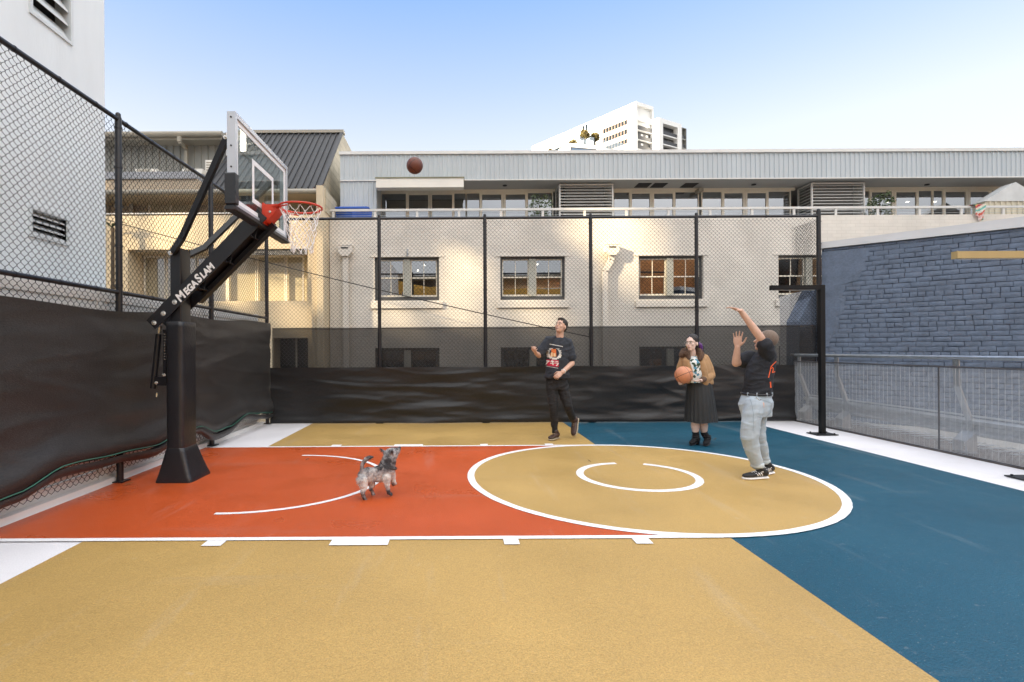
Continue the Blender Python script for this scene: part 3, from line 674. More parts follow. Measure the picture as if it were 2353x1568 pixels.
def sash(x0, x1, z0, z1, dark='sash_dark'):
    yw = YF+.10; m = MB(); frame(m, x0, x1, z0, z1, yw, yw+.09, .055, .10); xm = (x0+x1)/2; mw = .13
    fr = m.build('window', dark, bb)
    MB().box(xm-mw/2-.02, xm+mw/2+.02, yw-.035, yw+.08, z0+.10, z1-.055).build('mullion', pmat('mullion', (.42, .41, .35), .6), fr) if 'mullion' not in bpy.data.materials else MB().box(xm-mw/2-.02, xm+mw/2+.02, yw-.035, yw+.08, z0+.10, z1-.055).build('mullion', bpy.data.materials['mullion'], fr)
    m = MB(); g = MB(); y2 = yw+.03
    for a, b in ((x0+.056, xm-mw/2-.021), (xm+mw/2+.021, x1-.056)):
        zm = (z0+.1+z1-.055)/2
        frame(m, a, b, zm, z1-.056, y2, y2+.03, .028); frame(m, a, b, z0+.101, zm+.03, y2+.031, y2+.06, .028, .05)
        xc = (a+b)/2; m.box(xc-.008, xc+.008, y2+.004, y2+.026, zm+.028, z1-.085); m.box(xc-.008, xc+.008, y2+.035, y2+.055, z0+.152, zm+.001)
        for za, zb, yy in ((zm+.02, z1-.07, y2+.015), (z0+.13, zm+.01, y2+.045)):
            g.quad((a+.01, yy, za), (b-.01, yy, za), (b-.01, yy, zb), (a+.01, yy, zb))
    m.build('sash', 'cream_lit_frame' if z0 > 1.5 else 'sash_dark', fr); g.build('pane', 'glass', fr)
    if z0 > 1.5:
        MB().box(x0-.09, x1+.09, YF-.055, YF-.002, z0-.20, z0-.04).build('sill', 'beige_flat', fr)
        MB().box(x0-.13, x1+.13, YF-.018, YF-.002, z1, z1+.035).build('lintel', 'beige_flat', fr)
for a, b in wins: sash(a, b, zs0, zs1)
for a, b in wins: sash(a, b, zl0, zl1)
# small interior lamps seen in the windows
for px, py in ((870, 607), (975, 610), (960, 622), (1235, 608), (1222, 620)):
    p = aY(px, py, YF+1.6); MB().disc(p, .022, (0, -1, 0), 10).build('room_lamp', 'interior_lamp', bb)
# downpipes with rainwater heads
def downpipe(pxh, pyt, pxp, jog):
    xh = fx(pxh, YF); zt = fz(pxh, pyt, YF); m = MB()
    m.prism([(xh-.17, YF-.24, zt), (xh+.17, YF-.24, zt), (xh+.17, YF-.24, zt-.17), (xh+.08, YF-.24, zt-.27), (xh-.08, YF-.24, zt-.27), (xh-.17, YF-.24, zt-.17)], (0, .236, 0))
    m.box(xh-.185, xh+.185, YF-.25, YF-.003, zt, zt+.015)
    d = m.build('downpipe', 'beige_flat', bb, fixn=True); xp = fx(pxp, YF); z1 = zt-.26
    pts = [(xh, YF-.12, z1), (xh, YF-.12, z1-.12)]+([(xp, YF-.12, z1-.40)] if jog else [])+[(xp, YF-.12, -2.9)]
    m = MB()
    for a, b in zip(pts, pts[1:]): m.bar(a, b, .13, .10, up=(0, 1, 0))
    m.build('pipe', 'beige_flat', d); MB().box(xh-.09, xh+.09, YF-.2465, YF-.2405, zt-.085, zt-.05).build('slot', 'dark', d)
downpipe(796, 568, 797, False); downpipe(1401, 566, 1386, True)
MB().cyl((fx(936, YF), YF-.03, zs1+.02), (fx(936, YF), YF-.03, zs1+.2), .02).build('conduit', 'galv', bb)
# upper storey
ZR = fz(1500, 354, YU); ZFB = fz(1500, 412, YU)
XU = fx(783, YU)
def ribs(mb, x0, x1, y, z0, z1, pitch=.128, h=.024, w=.038, mi=0):
    x = x0; pts = []
    while x < x1-1e-6:
        e = min(x+pitch, x1); pts += [(x, y), (min(x+pitch-w-.012, e), y), (min(x+pitch-w, e), y-h), (min(x+pitch-.012, e), y-h)]; x = e
    pts.append((x1, y))
    for a, b in zip(pts, pts[1:]):
        if abs(a[0]-b[0])+abs(a[1]-b[1]) > 1e-6: mb.quad((*a, z0), (*b, z0), (*b, z1), (*a, z1), mi)
XA = fx(866, YU)
m = MB(); ribs(m, XU, XA, YU-.03, ZP+.03, ZFB); ribs(m, XU, XRR, YU-.03, ZFB, ZR)
m.quad((XU, YU-.03, ZP), (XU, 24, ZP), (XU, 24, ZR), (XU, YU-.03, ZR)); m.quad((XA, YU-.03, ZP), (XA, YG, ZP), (XA, YG, ZFB), (XA, YU-.03, ZFB)); m.quad((XU, YU+.03, ZFB), (XRR, YU+.03, ZFB), (XRR, YU+.03, ZR), (XU, YU+.03, ZR))
m.build('cladding', 'cladding', bb)
MB().box(XU-.02, XRR, YU-.085, YU+.3, ZR+.002, ZR+.085).build('roof_capping', 'alum', bb)
MB().box(XU, XRR, YU-.075, YU-.032, ZFB-.03, ZFB-.002).build('fascia_trim', 'alum', bb)
MB().box(XU, XRR, YU+.3, 23.9, ZR-.1, ZR).build('roof', 'cap_metal', bb)
MB().box(XU+.02, XRR, YU-.02, YG+3.2, ZFB+.002, ZFB+.03).build('soffit', 'soffit', bb)
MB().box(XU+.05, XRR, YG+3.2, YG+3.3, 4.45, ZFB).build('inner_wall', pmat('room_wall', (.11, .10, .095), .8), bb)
ZG1 = fz(1500, 440, YG)
def bay(els, xa, xb):
    # els: (px0, px1, kind)
    fr = MB(); head = ZFB
    fr.box(fx(xa, YG), fx(xb, YG), YG-.03, YG+.06, ZG1, head)
    f = fr.build('glazing', 'cream_lit_frame', bb)
    prev = None
    for a, b, k in els:
        x0, x1 = fx(a, YG)-.012, fx(b, YG)+.012
        m = MB()
        if k == 'd': frame(m, x0-.03, x1+.03, 4.46, ZG1-.002, YG-.02, YG+.03, .065, .12); ins = .04
        else: frame(m, x0-.03, x1+.03, 4.46, ZG1-.002, YG-.01, YG+.04, .03); ins = .01
        d = m.build('terrace_door' if k == 'd' else 'fixed_light', 'cream_lit_frame', bb)
        MB().quad((x0+ins, YG+.01, 4.5), (x1-ins, YG+.01, 4.5), (x1-ins, YG+.01, ZG1-.03), (x0+ins, YG+.01, ZG1-.03)).build('pane', 'glass2', d)
        if k == 'd': MB().box(x1-.02, x1+.0, YG-.06, YG-.021, 5.4 if False else 5.0, 5.14).build('handle', 'galv', d)
bay([(878, 932, 'p'), (938, 986, 'd'), (991, 1041, 'd'), (1045, 1069, 'p'), (1074, 1101, 'p'), (1106, 1154, 'd'), (1160, 1209, 'd'), (1214, 1268, 'p')], 870, 1276)
bay([(1412, 1445, 'p'), (1450, 1495, 'd'), (1501, 1548, 'd'), (1553, 1603, 'p'), (1615, 1657, 'p'), (1662, 1709, 'd'), (1715, 1762, 'd'), (1767, 1814, 'p')], 1400, 1826)
bay([(1975, 1996, 'p'), (2001, 2051, 'd'), (2057, 2107, 'd'), (2112, 2140, 'p'), (2146, 2165, 'p'), (2170, 2221, 'd'), (2227, 2275, 'd'), (2280, 2310, 'p'), (2316, 2360, 'd')], 1970, 2400)
def louvre(x0, x1, y0):
    m = MB(); z0, z1 = 4.46, ZFB-.04
    frame(m, x0, x1, z0, z1, y0, y0+.05, .04); f = m.build('louvre_screen', 'louvre', bb); m = MB(); z = z0+.05
    m.box(x0, x0+.04, YG-.04, YG, z0, z1); m.box(x1-.04, x1, YG-.04, YG, z0, z1); m.box(x0, x0+.04, y0+.051, YG-.041, z1-.04, z1); m.box(x1-.04, x1, y0+.051, YG-.041, z1-.04, z1)
    m.build('side_frame', 'louvre', f); m = MB()
    while z < z1-.06:
        m.prism([(x0+.041, y0, z), (x0+.041, y0+.075, z+.05), (x0+.041, y0+.078, z+.046), (x0+.041, y0+.003, z-.008)], (x1-x0-.082, 0, 0))
        for xx, sg in ((x0, 1), (x1, -1)):
            m.prism([(xx, y0+.052, z), (xx+sg*.07, y0+.052, z+.05), (xx+sg*.073, y0+.052, z+.046), (xx+sg*.003, y0+.052, z-.008)], (0, YG-.05-y0-.06, 0))
        z += .083
    m.build('blade', 'louvre', f, fixn=True); MB().box(x0+.2, x1-.2, y0+.18, YG-.1, z0, z1).build('core', pmat('louvre_core', (.16, .15, .14), .8) if 'louvre_core' not in bpy.data.materials else bpy.data.materials['louvre_core'], f)
louvre(fx(1285, 14.39), fx(1410, 14.39), 14.39); louvre(fx(1865, 14.39), fx(1988, 14.39), 14.39)
m = MB(); xa, xb = fx(864, 13.80), fx(1066, 13.80); za, zb = fz(960, 430, 13.80), fz(960, 409, 13.80)
m.box(xa, xb, 13.83, 14.11, za, zb); aw = m.build('awning', pmat('cream_cassette', (.74, .71, .64), .5, .04), bb)
MB().box(xa-.02, xb+.02, 13.81, 14.11, zb+.001, zb+.03).build('trim', pmat('olive_trim', (.20, .20, .12), .5), aw)
# ceiling details
for q in (((1467, 421), (1497, 421), (1487, 431), (1458, 431)), ((1504, 421), (1536, 421), (1521, 431), (1494, 431)), ((1575, 421), (1606, 421), (1591, 431), (1562, 431))):
    a, b, c, d = [aZ(px, py, ZFB) for px, py in q]
    MB().box((a.x+d.x)/2, (b.x+c.x)/2, max(YU+.15, min(a.y, d.y)), min(YG-.08, d.y), ZFB-.012, ZFB+.001).build('ceiling_vent', 'dark', bb)
for px, py in ((1160, 426), (1732, 424), (2130, 424), (1007, 437)):
    p = aZ(px, py, ZFB); MB().cyl((p.x, p.y, ZFB-.02), (p.x, p.y, ZFB), .06, 14).build('downlight', 'dark', bb)
for px, py in ((895, 457), (950, 457), (1008, 457), (1090, 457), (1182, 457), (2040, 464), (2085, 464), (2148, 445), (2148, 464)):
    p = aY(px, py, YG+1.5); m = MB(); m.blob(p, (.045, 0, 0), (0, 0, .022), (0, .045, 0), 10, 6); m.build('room_lamp', 'interior_lamp', bb)
# railing along the parapet
rl = MB(); zr = fz(1500, 478, YF); rl.box(fx(750, YF), XRR, YF+.03, YF+.09, zr-.035, zr+.02); r_ = rl.build('railing', 'alum', bb)
m = MB(); px = 765-96.6*0
while px < 2700:
    x = fx(px, YF); m.box(x-.03, x+.03, YF+.045, YF+.075, ZP, zr-.036); px += 96.6
m.build('baluster', 'alum', r_); m = MB()
for k in (.3, .62): m.cyl((fx(765, YF), YF+.06, ZP+(zr-ZP)*k), (XRR, YF+.06, ZP+(zr-ZP)*k), .004, 5)
m.build('wire', 'galv', r_)
# conduit box on the wall and cctv
m = MB(); p = aY(1610, 437, 14.75); m.box(p.x-.06, p.x+.06, 14.7, 14.98, p.z-.05, p.z+.05); m.build('camera_box', 'gutter', bb)
# roof dome
o = MB(); c = aY(2297, 352, 15.6); o.blob((c.x, 15.6, c.z-.03), (.33, 0, 0), (0, 0, .11), (0, .33, 0), 20, 10); o.cyl((c.x, 15.6, ZR), (c.x, 15.6, c.z-.02), .22)
tag(o.build('roof_vent', pmat('vent_dome', (.05, .055, .06), .5), None, True), 'dark round vent dome on the flat roof above the terrace', 'roof vent')
# things on the terrace
def leafclump(mb, c, rx, ry, rz, n, size, rnd, hollow=.35):
    for i in range(n):
        while True:
            p = V((rnd.uniform(-1, 1), rnd.uniform(-1, 1), rnd.uniform(-1, 1)))
            if hollow < p.length < 1: break
        q = V(c)+V((p.x*rx, p.y*ry, p.z*rz)); d = V((rnd.gauss(0, 1), rnd.gauss(0, 1), rnd.gauss(0, .7))).normalized(); e = d.orthogonal().normalized()
        e = (e*math.cos(i)+d.cross(e)*math.sin(i)); s = size*rnd.uniform(.6, 1.3)
        mb.add([q-d*s, q+e*s*.4, q+d*s, q-e*s*.4], [(0, 1, 2, 3)])
def shrub(name, label, c, h, rx, n, size, mat, seed, cat='plant'):
    rnd = random.Random(seed); t = thing(name, label, cat, c); m = MB()
    m.cyl((c[0], c[1], c[2]), (c[0], c[1], c[2]+.28), .15, 14); m.build('pot', 'concrete', t)
    m = MB(); m.tube([(c[0], c[1], c[2]+.2), (c[0]+.02, c[1], c[2]+h*.5), (c[0]-.03, c[1], c[2]+h*.85)], [.02, .014, .006], 6)
    for i in range(6):
        a = i*1.1; z = c[2]+h*(.4+.08*i); m.tube([(c[0], c[1], z), (c[0]+math.cos(a)*rx*.7, c[1]+math.sin(a)*rx*.5, z+h*.15)], [.008, .003], 5)
    m.build('stem', 'bark', t); m = MB()
    for i in range(9):
        a = i*2.4; leafclump(m, (c[0]+math.cos(a)*rx*.6, c[1]+math.sin(a)*rx*.4, c[2]+h*(.45+.06*i)), rx*.45, rx*.4, h*.14, n//9, size, rnd, 0)
    m.build('foliage', mat, t); return t
p = aY(1240, 480, 13.95); shrub('potted_shrub', 'leafy potted shrub on the terrace beside the first louvre screen', (p.x, 13.95, 4.45), 1.02, .36, 380, .045, 'leaf', 1)
p = aY(2022, 480, 13.95); shrub('potted_shrub', 'taller potted shrub before the terrace doors nearest the blue wall', (p.x, 13.95, 4.45), 1.05, .36, 380, .05, 'leaf', 2)
xa, xb = fx(776, 13.8), fx(849, 13.8); zt = fz(812, 476, 13.8); bn = thing('storage_bin', 'bright blue plastic bin with a lid behind the terrace railing', 'bin', ((xa+xb)/2, 13.9, 4.45))
m = MB(); m.loft([((xa+xb)/2*V((1, 0, 0))+V((0, 13.84, z)), V(((xb-xa)/2*k*1.25, 0, 0)), V((0, .21*k*1.25, 0))) for z, k in ((4.451, .8), (zt-.1, .93))], 4); m.build('body', 'bin_blue', bn)
m = MB(); m.box(xa-.02, xb+.02, 13.60, 14.08, zt-.09, zt-.05); m.prism([(xa, 13.7, zt-.049), (xb, 13.7, zt-.049), (xb-.05, 13.75, zt), (xa+.05, 13.75, zt)], (0, .33, 0)); m.build('lid', 'bin_blue', bn, fixn=True)
# towel
cols = [(.62, .13, .05), (.12, .40, .30), (.70, .35, .12), (.45, .05, .08), (.70, .62, .50), (.16, .45, .38), (.72, .70, .62), (.60, .12, .08), (.72, .45, .42), (.75, .66, .62)]
mats = [pmat('towel_stripe', c, .9, .1, 20) for c in cols]; m = MB(); N, K = 26, 30
x0t, x1t = fx(2236, 13.35), fx(2264, 13.35); zt = zr+.03; zb = fz(2250, 507, 13.35)
def tw(i, j):
    u, v = i/N, j/K; x = x0t+(x1t-x0t)*(u+(.25-.5*u)*v*.9)+.02*math.sin(v*5+u*7)
    if v < .18: a = v/.18; return (x, YF+.10-a*.15, zt+.012*math.sin(a*3.14))
    return (x, YF-.05-.03*math.sin(u*13)*v-.02, zt-(v-.18)/.82*(zt-zb)*(1 if u > .3 else .75))
vs = [tw(i, j) for i in range(N+1) for j in range(K+1)]
for i in range(N):
    for j in range(K):
        a = i*(K+1)+j; m.v += [vs[a], vs[a+K+1], vs[a+K+2], vs[a+1]]; b = len(m.v)-4; m.f.append((b, b+1, b+2, b+3)); m.m.append(int((j/K+i/N*.35)*9) % 10)
tag(m.build('towel', mats, None), 'striped multicoloured towel draped over the terrace railing', 'towel')
# shed on the terrace
sh = thing('garden_shed', 'pale ribbed metal shed with a pitched roof on the terrace corner', 'shed', (fx(2330, 13.9), 14, 4.45))
xl, xc_ = fx(2262, 13.85), fx(2334, 13.85); ze, za = fz(2262, 463, 13.85), fz(2334, 419, 13.85); xr = 2*xc_-xl
m = MB(); ribs(m, xl+.03, xr-.03, 13.87, 4.45, ze, .15, .025, .04); m.quad((xl+.03, 13.87, 4.45), (xl+.03, 14.2, 4.45), (xl+.03, 14.2, ze), (xl+.03, 13.87, ze)); m.build('wall', pmat('shed_wall', (.55, .50, .38), .5), sh)
m = MB(); m.prism([(xl, 13.84, ze), (xc_, 13.84, za), (xr, 13.84, ze)], (0, .38, 0)); m.build('roof', pmat('shed_roof', (.55, .56, .55), .5), sh)
# ================================================================== left building with the dark mansard roof
YL = 13.3
lb = thing('mansard_building', 'cream rendered building with a dark ribbed mansard roof, behind the hoop', 'building', (-8, 17, -3))
xw = fx(728, YL); rx0, rx1, rz0, rz1 = fx(293, YL), fx(706.5, YL), fz(500, 692.5, YL), fz(500, 573, YL)
zpar = fz(500, 495, YL); lwz = fz(670, 777, YL); lx0, lx1 = fx(627, YL), fx(706, YL)
m = MB(); wallY(m, YL, -14, xw, -3, zpar, [(rx0, rx1, rz0, rz1), (lx0, lx1, lwz-1.3, lwz)], .75)
m.quad((-14, YL, -3), (-14, 22, -3), (-14, 22, 6), (-14, YL, 6)); m.quad((-14, YL+.15, zpar), (xw, YL+.15, zpar), (xw, YL, zpar), (-14, YL, zpar)); m.quad((-14, YL+.15, zpar-.9), (xw, YL+.15, zpar-.9), (xw, YL+.15, zpar), (-14, YL+.15, zpar)); m.quad((-14, 22, -3), (-3.57, 22, -3), (-3.57, 22, 8), (-14, 22, 8))
m.build('wall', 'warm_lit_render', lb)
# recess window band
yw = YL+.62
m = MB(); m.box(rx0+.01, rx1-.01, yw+.10, yw+.12, rz0, rz1); m.build('blind', 'blind', lb)
rec = [(331, 379), (381, 450), (452, 520), (523, 588), (590, 655), (657, 696)]
zt_ = fz(500, 588, yw)
for i, (a, b) in enumerate(rec):
    x0, x1 = fx(a, yw), fx(b, yw); m = MB(); frame(m, x0-.02, x1+.02, rz0+.01, zt_, yw, yw+.05, .045); f = m.build('window', 'cream_lit_frame', lb)
    MB().quad((x0, yw+.02, rz0+.03), (x1, yw+.02, rz0+.03), (x1, yw+.02, zt_-.02), (x0, yw+.02, zt_-.02)).build('pane', glassmat('blind_glass', (.8, .8, .78), .10 if i > 2 else .3) if i in (0, 3) else bpy.data.materials['blind_glass' if i < 3 else 'blind_glass.001'], f)
MB().box(rx0+.01, rx1-.01, yw-.02, yw+.06, zt_+.002, rz1-.001).build('lintel', 'warm_lit_render', lb)
m = MB(); xa, xb = fx(307, yw), fx(327, yw); z = rz0+.03
while z < zt_-.04: m.prism([(xa, yw-.02, z), (xa, yw+.05, z+.035), (xa, yw+.052, z+.03), (xa, yw-.018, z-.006)], (xb-xa, 0, 0)); z += .052
m.build('louvre', 'gutter', lb, fixn=True)
m = MB(); xa, xb = fx(538, YL), rx1-.005; z0, z1 = rz1-.15, rz1-.004; m.box(xa, xb, YL+.05, YL+.06, z0, z1); s = m.build('perforated_screen', 'dark', lb); m = MB(); k = 0
rr = random.Random(4)
for j in range(5):
    x = xa+.03+(j % 2)*.025
    while x < xb-.02: m.disc((x, YL+.047, z0+.02+j*.028), .0085*rr.uniform(.7, 1.2), (0, -1, 0), 8); x += .05
m.build('light_dots', 'white_metal', s)  # pale discs stand for light showing through the holes
MB().box(lx0, lx1, YL+.5, YL+.52, lwz-1.3, lwz).build('dark_window', 'tower_glass', lb)
m = MB(); xm = (lx0+lx1)/2; m.box(xm-.02, xm+.02, YL+.45, YL+.49, lwz-1.3, lwz); m.build('window_mullion', 'cream_lit_frame', lb)
# balcony storey
yb = 14.3; zbt = fz(500, 447, yb); m = MB(); ribs(m, -13.9, xw, yb, zpar-.9, zbt+.25, .34, .03, .16); m.build('balcony_wall', pmat('taupe_panel', (.40, .33, .235), .6), lb)
for a, b in ((344, 446), (517, 560), (640, 690)):
    x0, x1 = fx(a, yb), fx(b, yb); m = MB(); frame(m, x0, x1, zpar-.9, zbt-.02, yb-.07, yb-.02, .05); m.box((x0+x1)/2-.025, (x0+x1)/2+.025, yb-.07, yb-.02, zpar-.85, zbt-.07); f = m.build('balcony_door', 'cream_lit_frame', lb)
    MB().quad((x0, yb-.04, zpar-.9), (x1, yb-.04, zpar-.9), (x1, yb-.04, zbt-.05), (x0, yb-.04, zbt-.05)).build('pane', bpy.data.materials['blind_glass.001'], f); MB().box(x0+.03, x1-.03, yb-.034, yb-.033, zpar-.9, zbt-.05).build('blind', 'blind', f)
zh = fz(500, 489, YL); m = MB(); m.cyl((-13.9, YL+.06, zh), (xw, YL+.06, zh), .018, 8); r2 = m.build('handrail', 'white_metal', lb)
zg = fz(500, 440, YL-.1); m = MB(); m.tube([(-13.9, YL-.06, zg), (fx(735, 13.4), YL-.06, zg)], .065, 12); m.build('gutter', 'gutter', lb, True, 40)
MB().box(-13.9, fx(732, 13.4), YL, yb+.3, zg-.05, zg-.02).build('soffit', 'warm_lit_render', lb)
xs_ = -6.6
MB().box(-13.9, xs_, YL+.02, YL+.3, zg+.0, fz(300, 412, YL)).build('eaves_band', pmat('eaves_render', (.46, .38, .28), .8), lb)
MB().box(-13.9, xs_, YL-.03, 15.1, fz(300, 412, YL)+.002, fz(300, 396, YL)).build('parapet_flashing', pmat('grey_flashing', (.34, .35, .37), .5), lb)
zu0, zu1 = 5.6, fz(400, 330, 15.0); m = MB(); ribs(m, -13.9, xs_, 15.0, zu0, zu1+.3, .20, .05, .03); m.build('upper_cladding', 'grey_cladding', lb)
zt0 = fz(400, 323, 14.55); m = MB(); m.box(-13.9, xs_+.1, 14.5, 14.55, zt0, fz(400, 314, 14.5)); m.box(-13.9, xs_+.1, 14.56, 15.0, zt0+.02, zt0+.05); m.build('fascia', 'gutter', lb)
zgt = fz(400, 309, 14.45); m = MB(); m.tube([(-13.9, 14.43, zgt), (xs_+.15, 14.43, zgt)], .075, 12); m.build('top_gutter', 'gutter', lb, True, 40)
Yt, Yb_ = 16.2, 13.55; zb_r, zt_r = fz(735, 433, Yb_), fz(785, 306, Yt); XG = fx(735, Yb_)
m = MB(); P = lambda x, t, o=0: V((x, Yb_+(Yt-Yb_)*t, zb_r+(zt_r-zb_r)*t))+V((0, -.69, .72))*o
m.quad(P(xs_, 0), P(XG, 0), P(XG, 1), P(xs_, 1)); x = xs_+.1
while x < XG:
    m.prism([P(x, 0, .001), P(x+.035, 0, .001), P(x+.027, 0, .045), P(x+.008, 0, .045)], P(x, 1)-P(x, 0)); x += .165
m.prism([P(XG-.03, 0, .002), P(XG+.06, 0, .002), P(XG+.06, 0, .06), P(XG-.03, 0, .06)], P(0, 1)-P(0, 0))
m.build('mansard_roof', 'dark_roof', lb, fixn=True)
m = MB(); m.box(xs_-.2, XG+.08, Yt-.10, Yt+.15, zt_r-.02, zt_r+.07); m.build('ridge_capping', 'gutter', lb)
m = MB(); m.prism([(xs_, 14.98, zb_r+1.40), (xs_, 14.98, zu1+.3), (xs_, 15.9, zu1+.3)], (.03, 0, 0)); m.build('dormer_cheek', 'white_metal', lb, fixn=True)
m = MB(); m.box(-13.9, XG, Yt+.15, 22, zt_r-.05, zt_r-.02); m.box(-13.9, xs_, 15.01, 16.2, zu1+.25, zu1+.3); m.build('roof_deck', 'cap_metal', lb)
m = MB(); m.prism([(XG, 13.6, -3), (XG, 13.6, zb_r-.05), (XG, Yt, zt_r-.03), (XG, 19.5, zt_r-.1), (XG, 22, zt_r-.5), (XG, 22, -3)], (.04, 0, 0)); m.build('gable_wall', 'cinder', lb, fixn=True)
wx0, wx1 = fx(727, 12.8), fx(742, 12.8); m = MB(); zq = fz(735, 426, 12.8); m.box(wx0, wx1, 12.8, 13.28, -3, zq); m.box(wx0+.01, wx1-.001, 13.281, 14.6, -3, zq-.1); m.build('wing_wall', 'warm_lit_render', lb)
m = MB(); m.box(wx1+.001, wx1+.02, 13.0, 14.6, zpar, zq-.03); m.build('block_facing', 'cinder', lb)
MB().box(xw-.06, wx0, 13.0, 13.29, -3, fz(720, 500, 13.0)).build('pier', 'warm_lit_render', lb)
for px, pz in ((304, 470),): MB().box(fx(300, 14.1), fx(308, 14.1), 14.05, 14.12, zpar-.9, zg).build('downpipe', 'gutter', lb)
m = MB(); q = [aY(412, 314, 14.3), aY(412, 326, 14.3), aY(428, 342, 14.85), aY(428, 400, 14.85)]
for a, b in zip(q, q[1:]): m.bar(a, b, .09, .07, up=(0, 1, .1))
m.build('roof_downpipe', 'gutter', lb)
def acbox(px0, px1, py0, py1, Y, label):
    a, b = aY(px0, py1, Y), aY(px1, py0, Y); t = thing('air_conditioner', label, 'air conditioner', ((a.x+b.x)/2, Y, a.z), 'rooftop units on the left building')
    MB().box(a.x, b.x, Y, Y+.35, a.z, b.z).build('casing', pmat('ac_white', (.72, .70, .64), .5) if 'ac_white' not in bpy.data.materials else bpy.data.materials['ac_white'], t)
    m = MB(); w_ = (b.x-a.x); h_ = (b.z-a.z)
    for k in range(4): m.box(a.x+w_*.12, b.x-w_*.3, Y-.012, Y-.001, a.z+h_*(.15+.2*k), a.z+h_*(.24+.2*k))
    m.build('grille', 'gutter', t)
acbox(311, 361, 388, 399, 14.2, 'low white roof unit nearest the tall white wall on the left'); acbox(419, 465, 388, 399, 14.2, 'low white roof unit beside the upright air conditioner'); acbox(472, 492, 368, 397, 14.5, 'upright white air conditioner beside the mansard roof')
# palm-like plant on the balcony
rnd = random.Random(9); c = aY(250, 493, 12.9); t = thing('balcony_plant', 'green strap leaved plant at the corner of the white wall', 'plant', (c.x, 13.0, -3)); m = MB()
MB().tube([(c.x, 13.0, -3), (c.x+.03, 13.0, c.z-.3)], [.06, .04], 8).build('trunk', 'bark', t)
for i in range(26):
    a = rnd.uniform(0, 6.28); L = rnd.uniform(.3, .6); p0 = V((c.x, 13.0, c.z-.3)); d = V((math.cos(a), math.sin(a)*.6, 0)); sd_ = V((-d.y, d.x, 0))*.022
    pr = [p0+d*L*s+V((0, 0, L*(1.1*s-1.0*s*s))) for s in (0, .33, .66, 1)]
    for s, (u, v) in enumerate(zip(pr, pr[1:])):
        k0, k1 = (1, 1, .7)[s], (1, .7, .05)[s]; m.quad(u-sd_*k0, u+sd_*k0, v+sd_*k1, v-sd_*k1)
m.build('fronds', 'leaf', t)
# overhead cable
a, b = aY(236, 503, 12.95), aY(1362, 776, 12.2); m = MB(); pts = []
for i in range(25):
    t_ = i/24; p = a.lerp(b, t_); p.z -= .10*4*t_*(1-t_); pts.append(p)
m.tube(pts, .011, 6); tag(m.build('overhead_cable', 'cable', None, True), 'thin black cable slanting down across both facades behind the fence', 'cable')
# ================================================================== distant towers
TY = 170.0
def tz(px, py): return (1177.7+px*.1831, 218.3+py*.1831)
class Face:
    def __init__(s, P, Q): s.P = V((P[0], P[1], 0)); s.Q = V((Q[0], Q[1], 0)); s.d = s.Q-s.P; s.L = s.d.length; s.d.normalize(); s.n = V((s.d.y, -s.d.x, 0))
    def uz(s, px, py):
        p = aP(*tz(px, py), s.P, s.n); return ((p-s.P).dot(s.d), p.z)
    def pt(s, u, z, o=0): return s.P+s.d*u+s.n*o+V((0, 0, z))
    def rect(s, mb, u0, u1, z0, z1, o0, o1, mi=0):
        mb.prism([s.pt(u0, z0, o0), s.pt(u1, z0, o0), s.pt(u1, z1, o0), s.pt(u0, z1, o0)], s.n*(o1-o0), mi)
C0 = aY(*tz(1520, 97), TY); zt = C0.z; l = ray(*tz(240, 650)); tl = (zt-1.39)/l.z; Lp = CAM+l*tl; r0 = ray(*tz(1735, 165)); Rp = CAM+r0*((zt-1.39)/r0.z)
tw_ = thing('white_tower', 'tall white apartment tower with a stepped roofline above the terrace building', 'tower', (C0.x, TY, -3), 'distant apartment towers')
fl, frr = Face(Lp, C0), Face(C0, Rp)
bk = Rp+(Lp-C0)
m = MB(); zc = zt-11
m.prism([(Lp.x, Lp.y, -3), (C0.x, C0.y, -3), (C0.x+.01, C0.y+.01, -3), (bk.x, bk.y, -3)], (0, 0, zt+3))
m.build('block', 'tower_white', tw_, fixn=True)
cf = pmat('copper_frame', (.42, .26, .17), .5)
for (y0a, y0b, y1a, y1b) in ((435, 312, 492, 372), (548, 430, 606, 490), (665, 548, 720, 610)):
    g = MB(); fr_ = MB(); ua, za0 = fl.uz(1137, y0a); ub, zb0 = fl.uz(1443, y0b); _, za1 = fl.uz(1137, y1a)
    fl.rect(fr_, ua-.25, ub+.25, za1-.25, za0+.25, .02, .10); n = 8
    for i in range(n): fl.rect(g, ua+(ub-ua)*(i+.06)/n, ua+(ub-ua)*(i+.94)/n, za1, za0, .11, .16)
    wb_ = fr_.build('window_band', cf, tw_); g.build('pane', 'tower_glass', wb_)
g = MB(); ua, z1_ = fl.uz(878, 395); ub, _ = fl.uz(945, 372); _, z0_ = fl.uz(945, 480); fl.rect(g, ua, (ua+ub)/2-.2, z0_, z1_, .02, .15); fl.rect(g, (ua+ub)/2+.2, ub, z0_, z1_, .02, .15); g.build('tall_window', 'tower_glass', tw_)
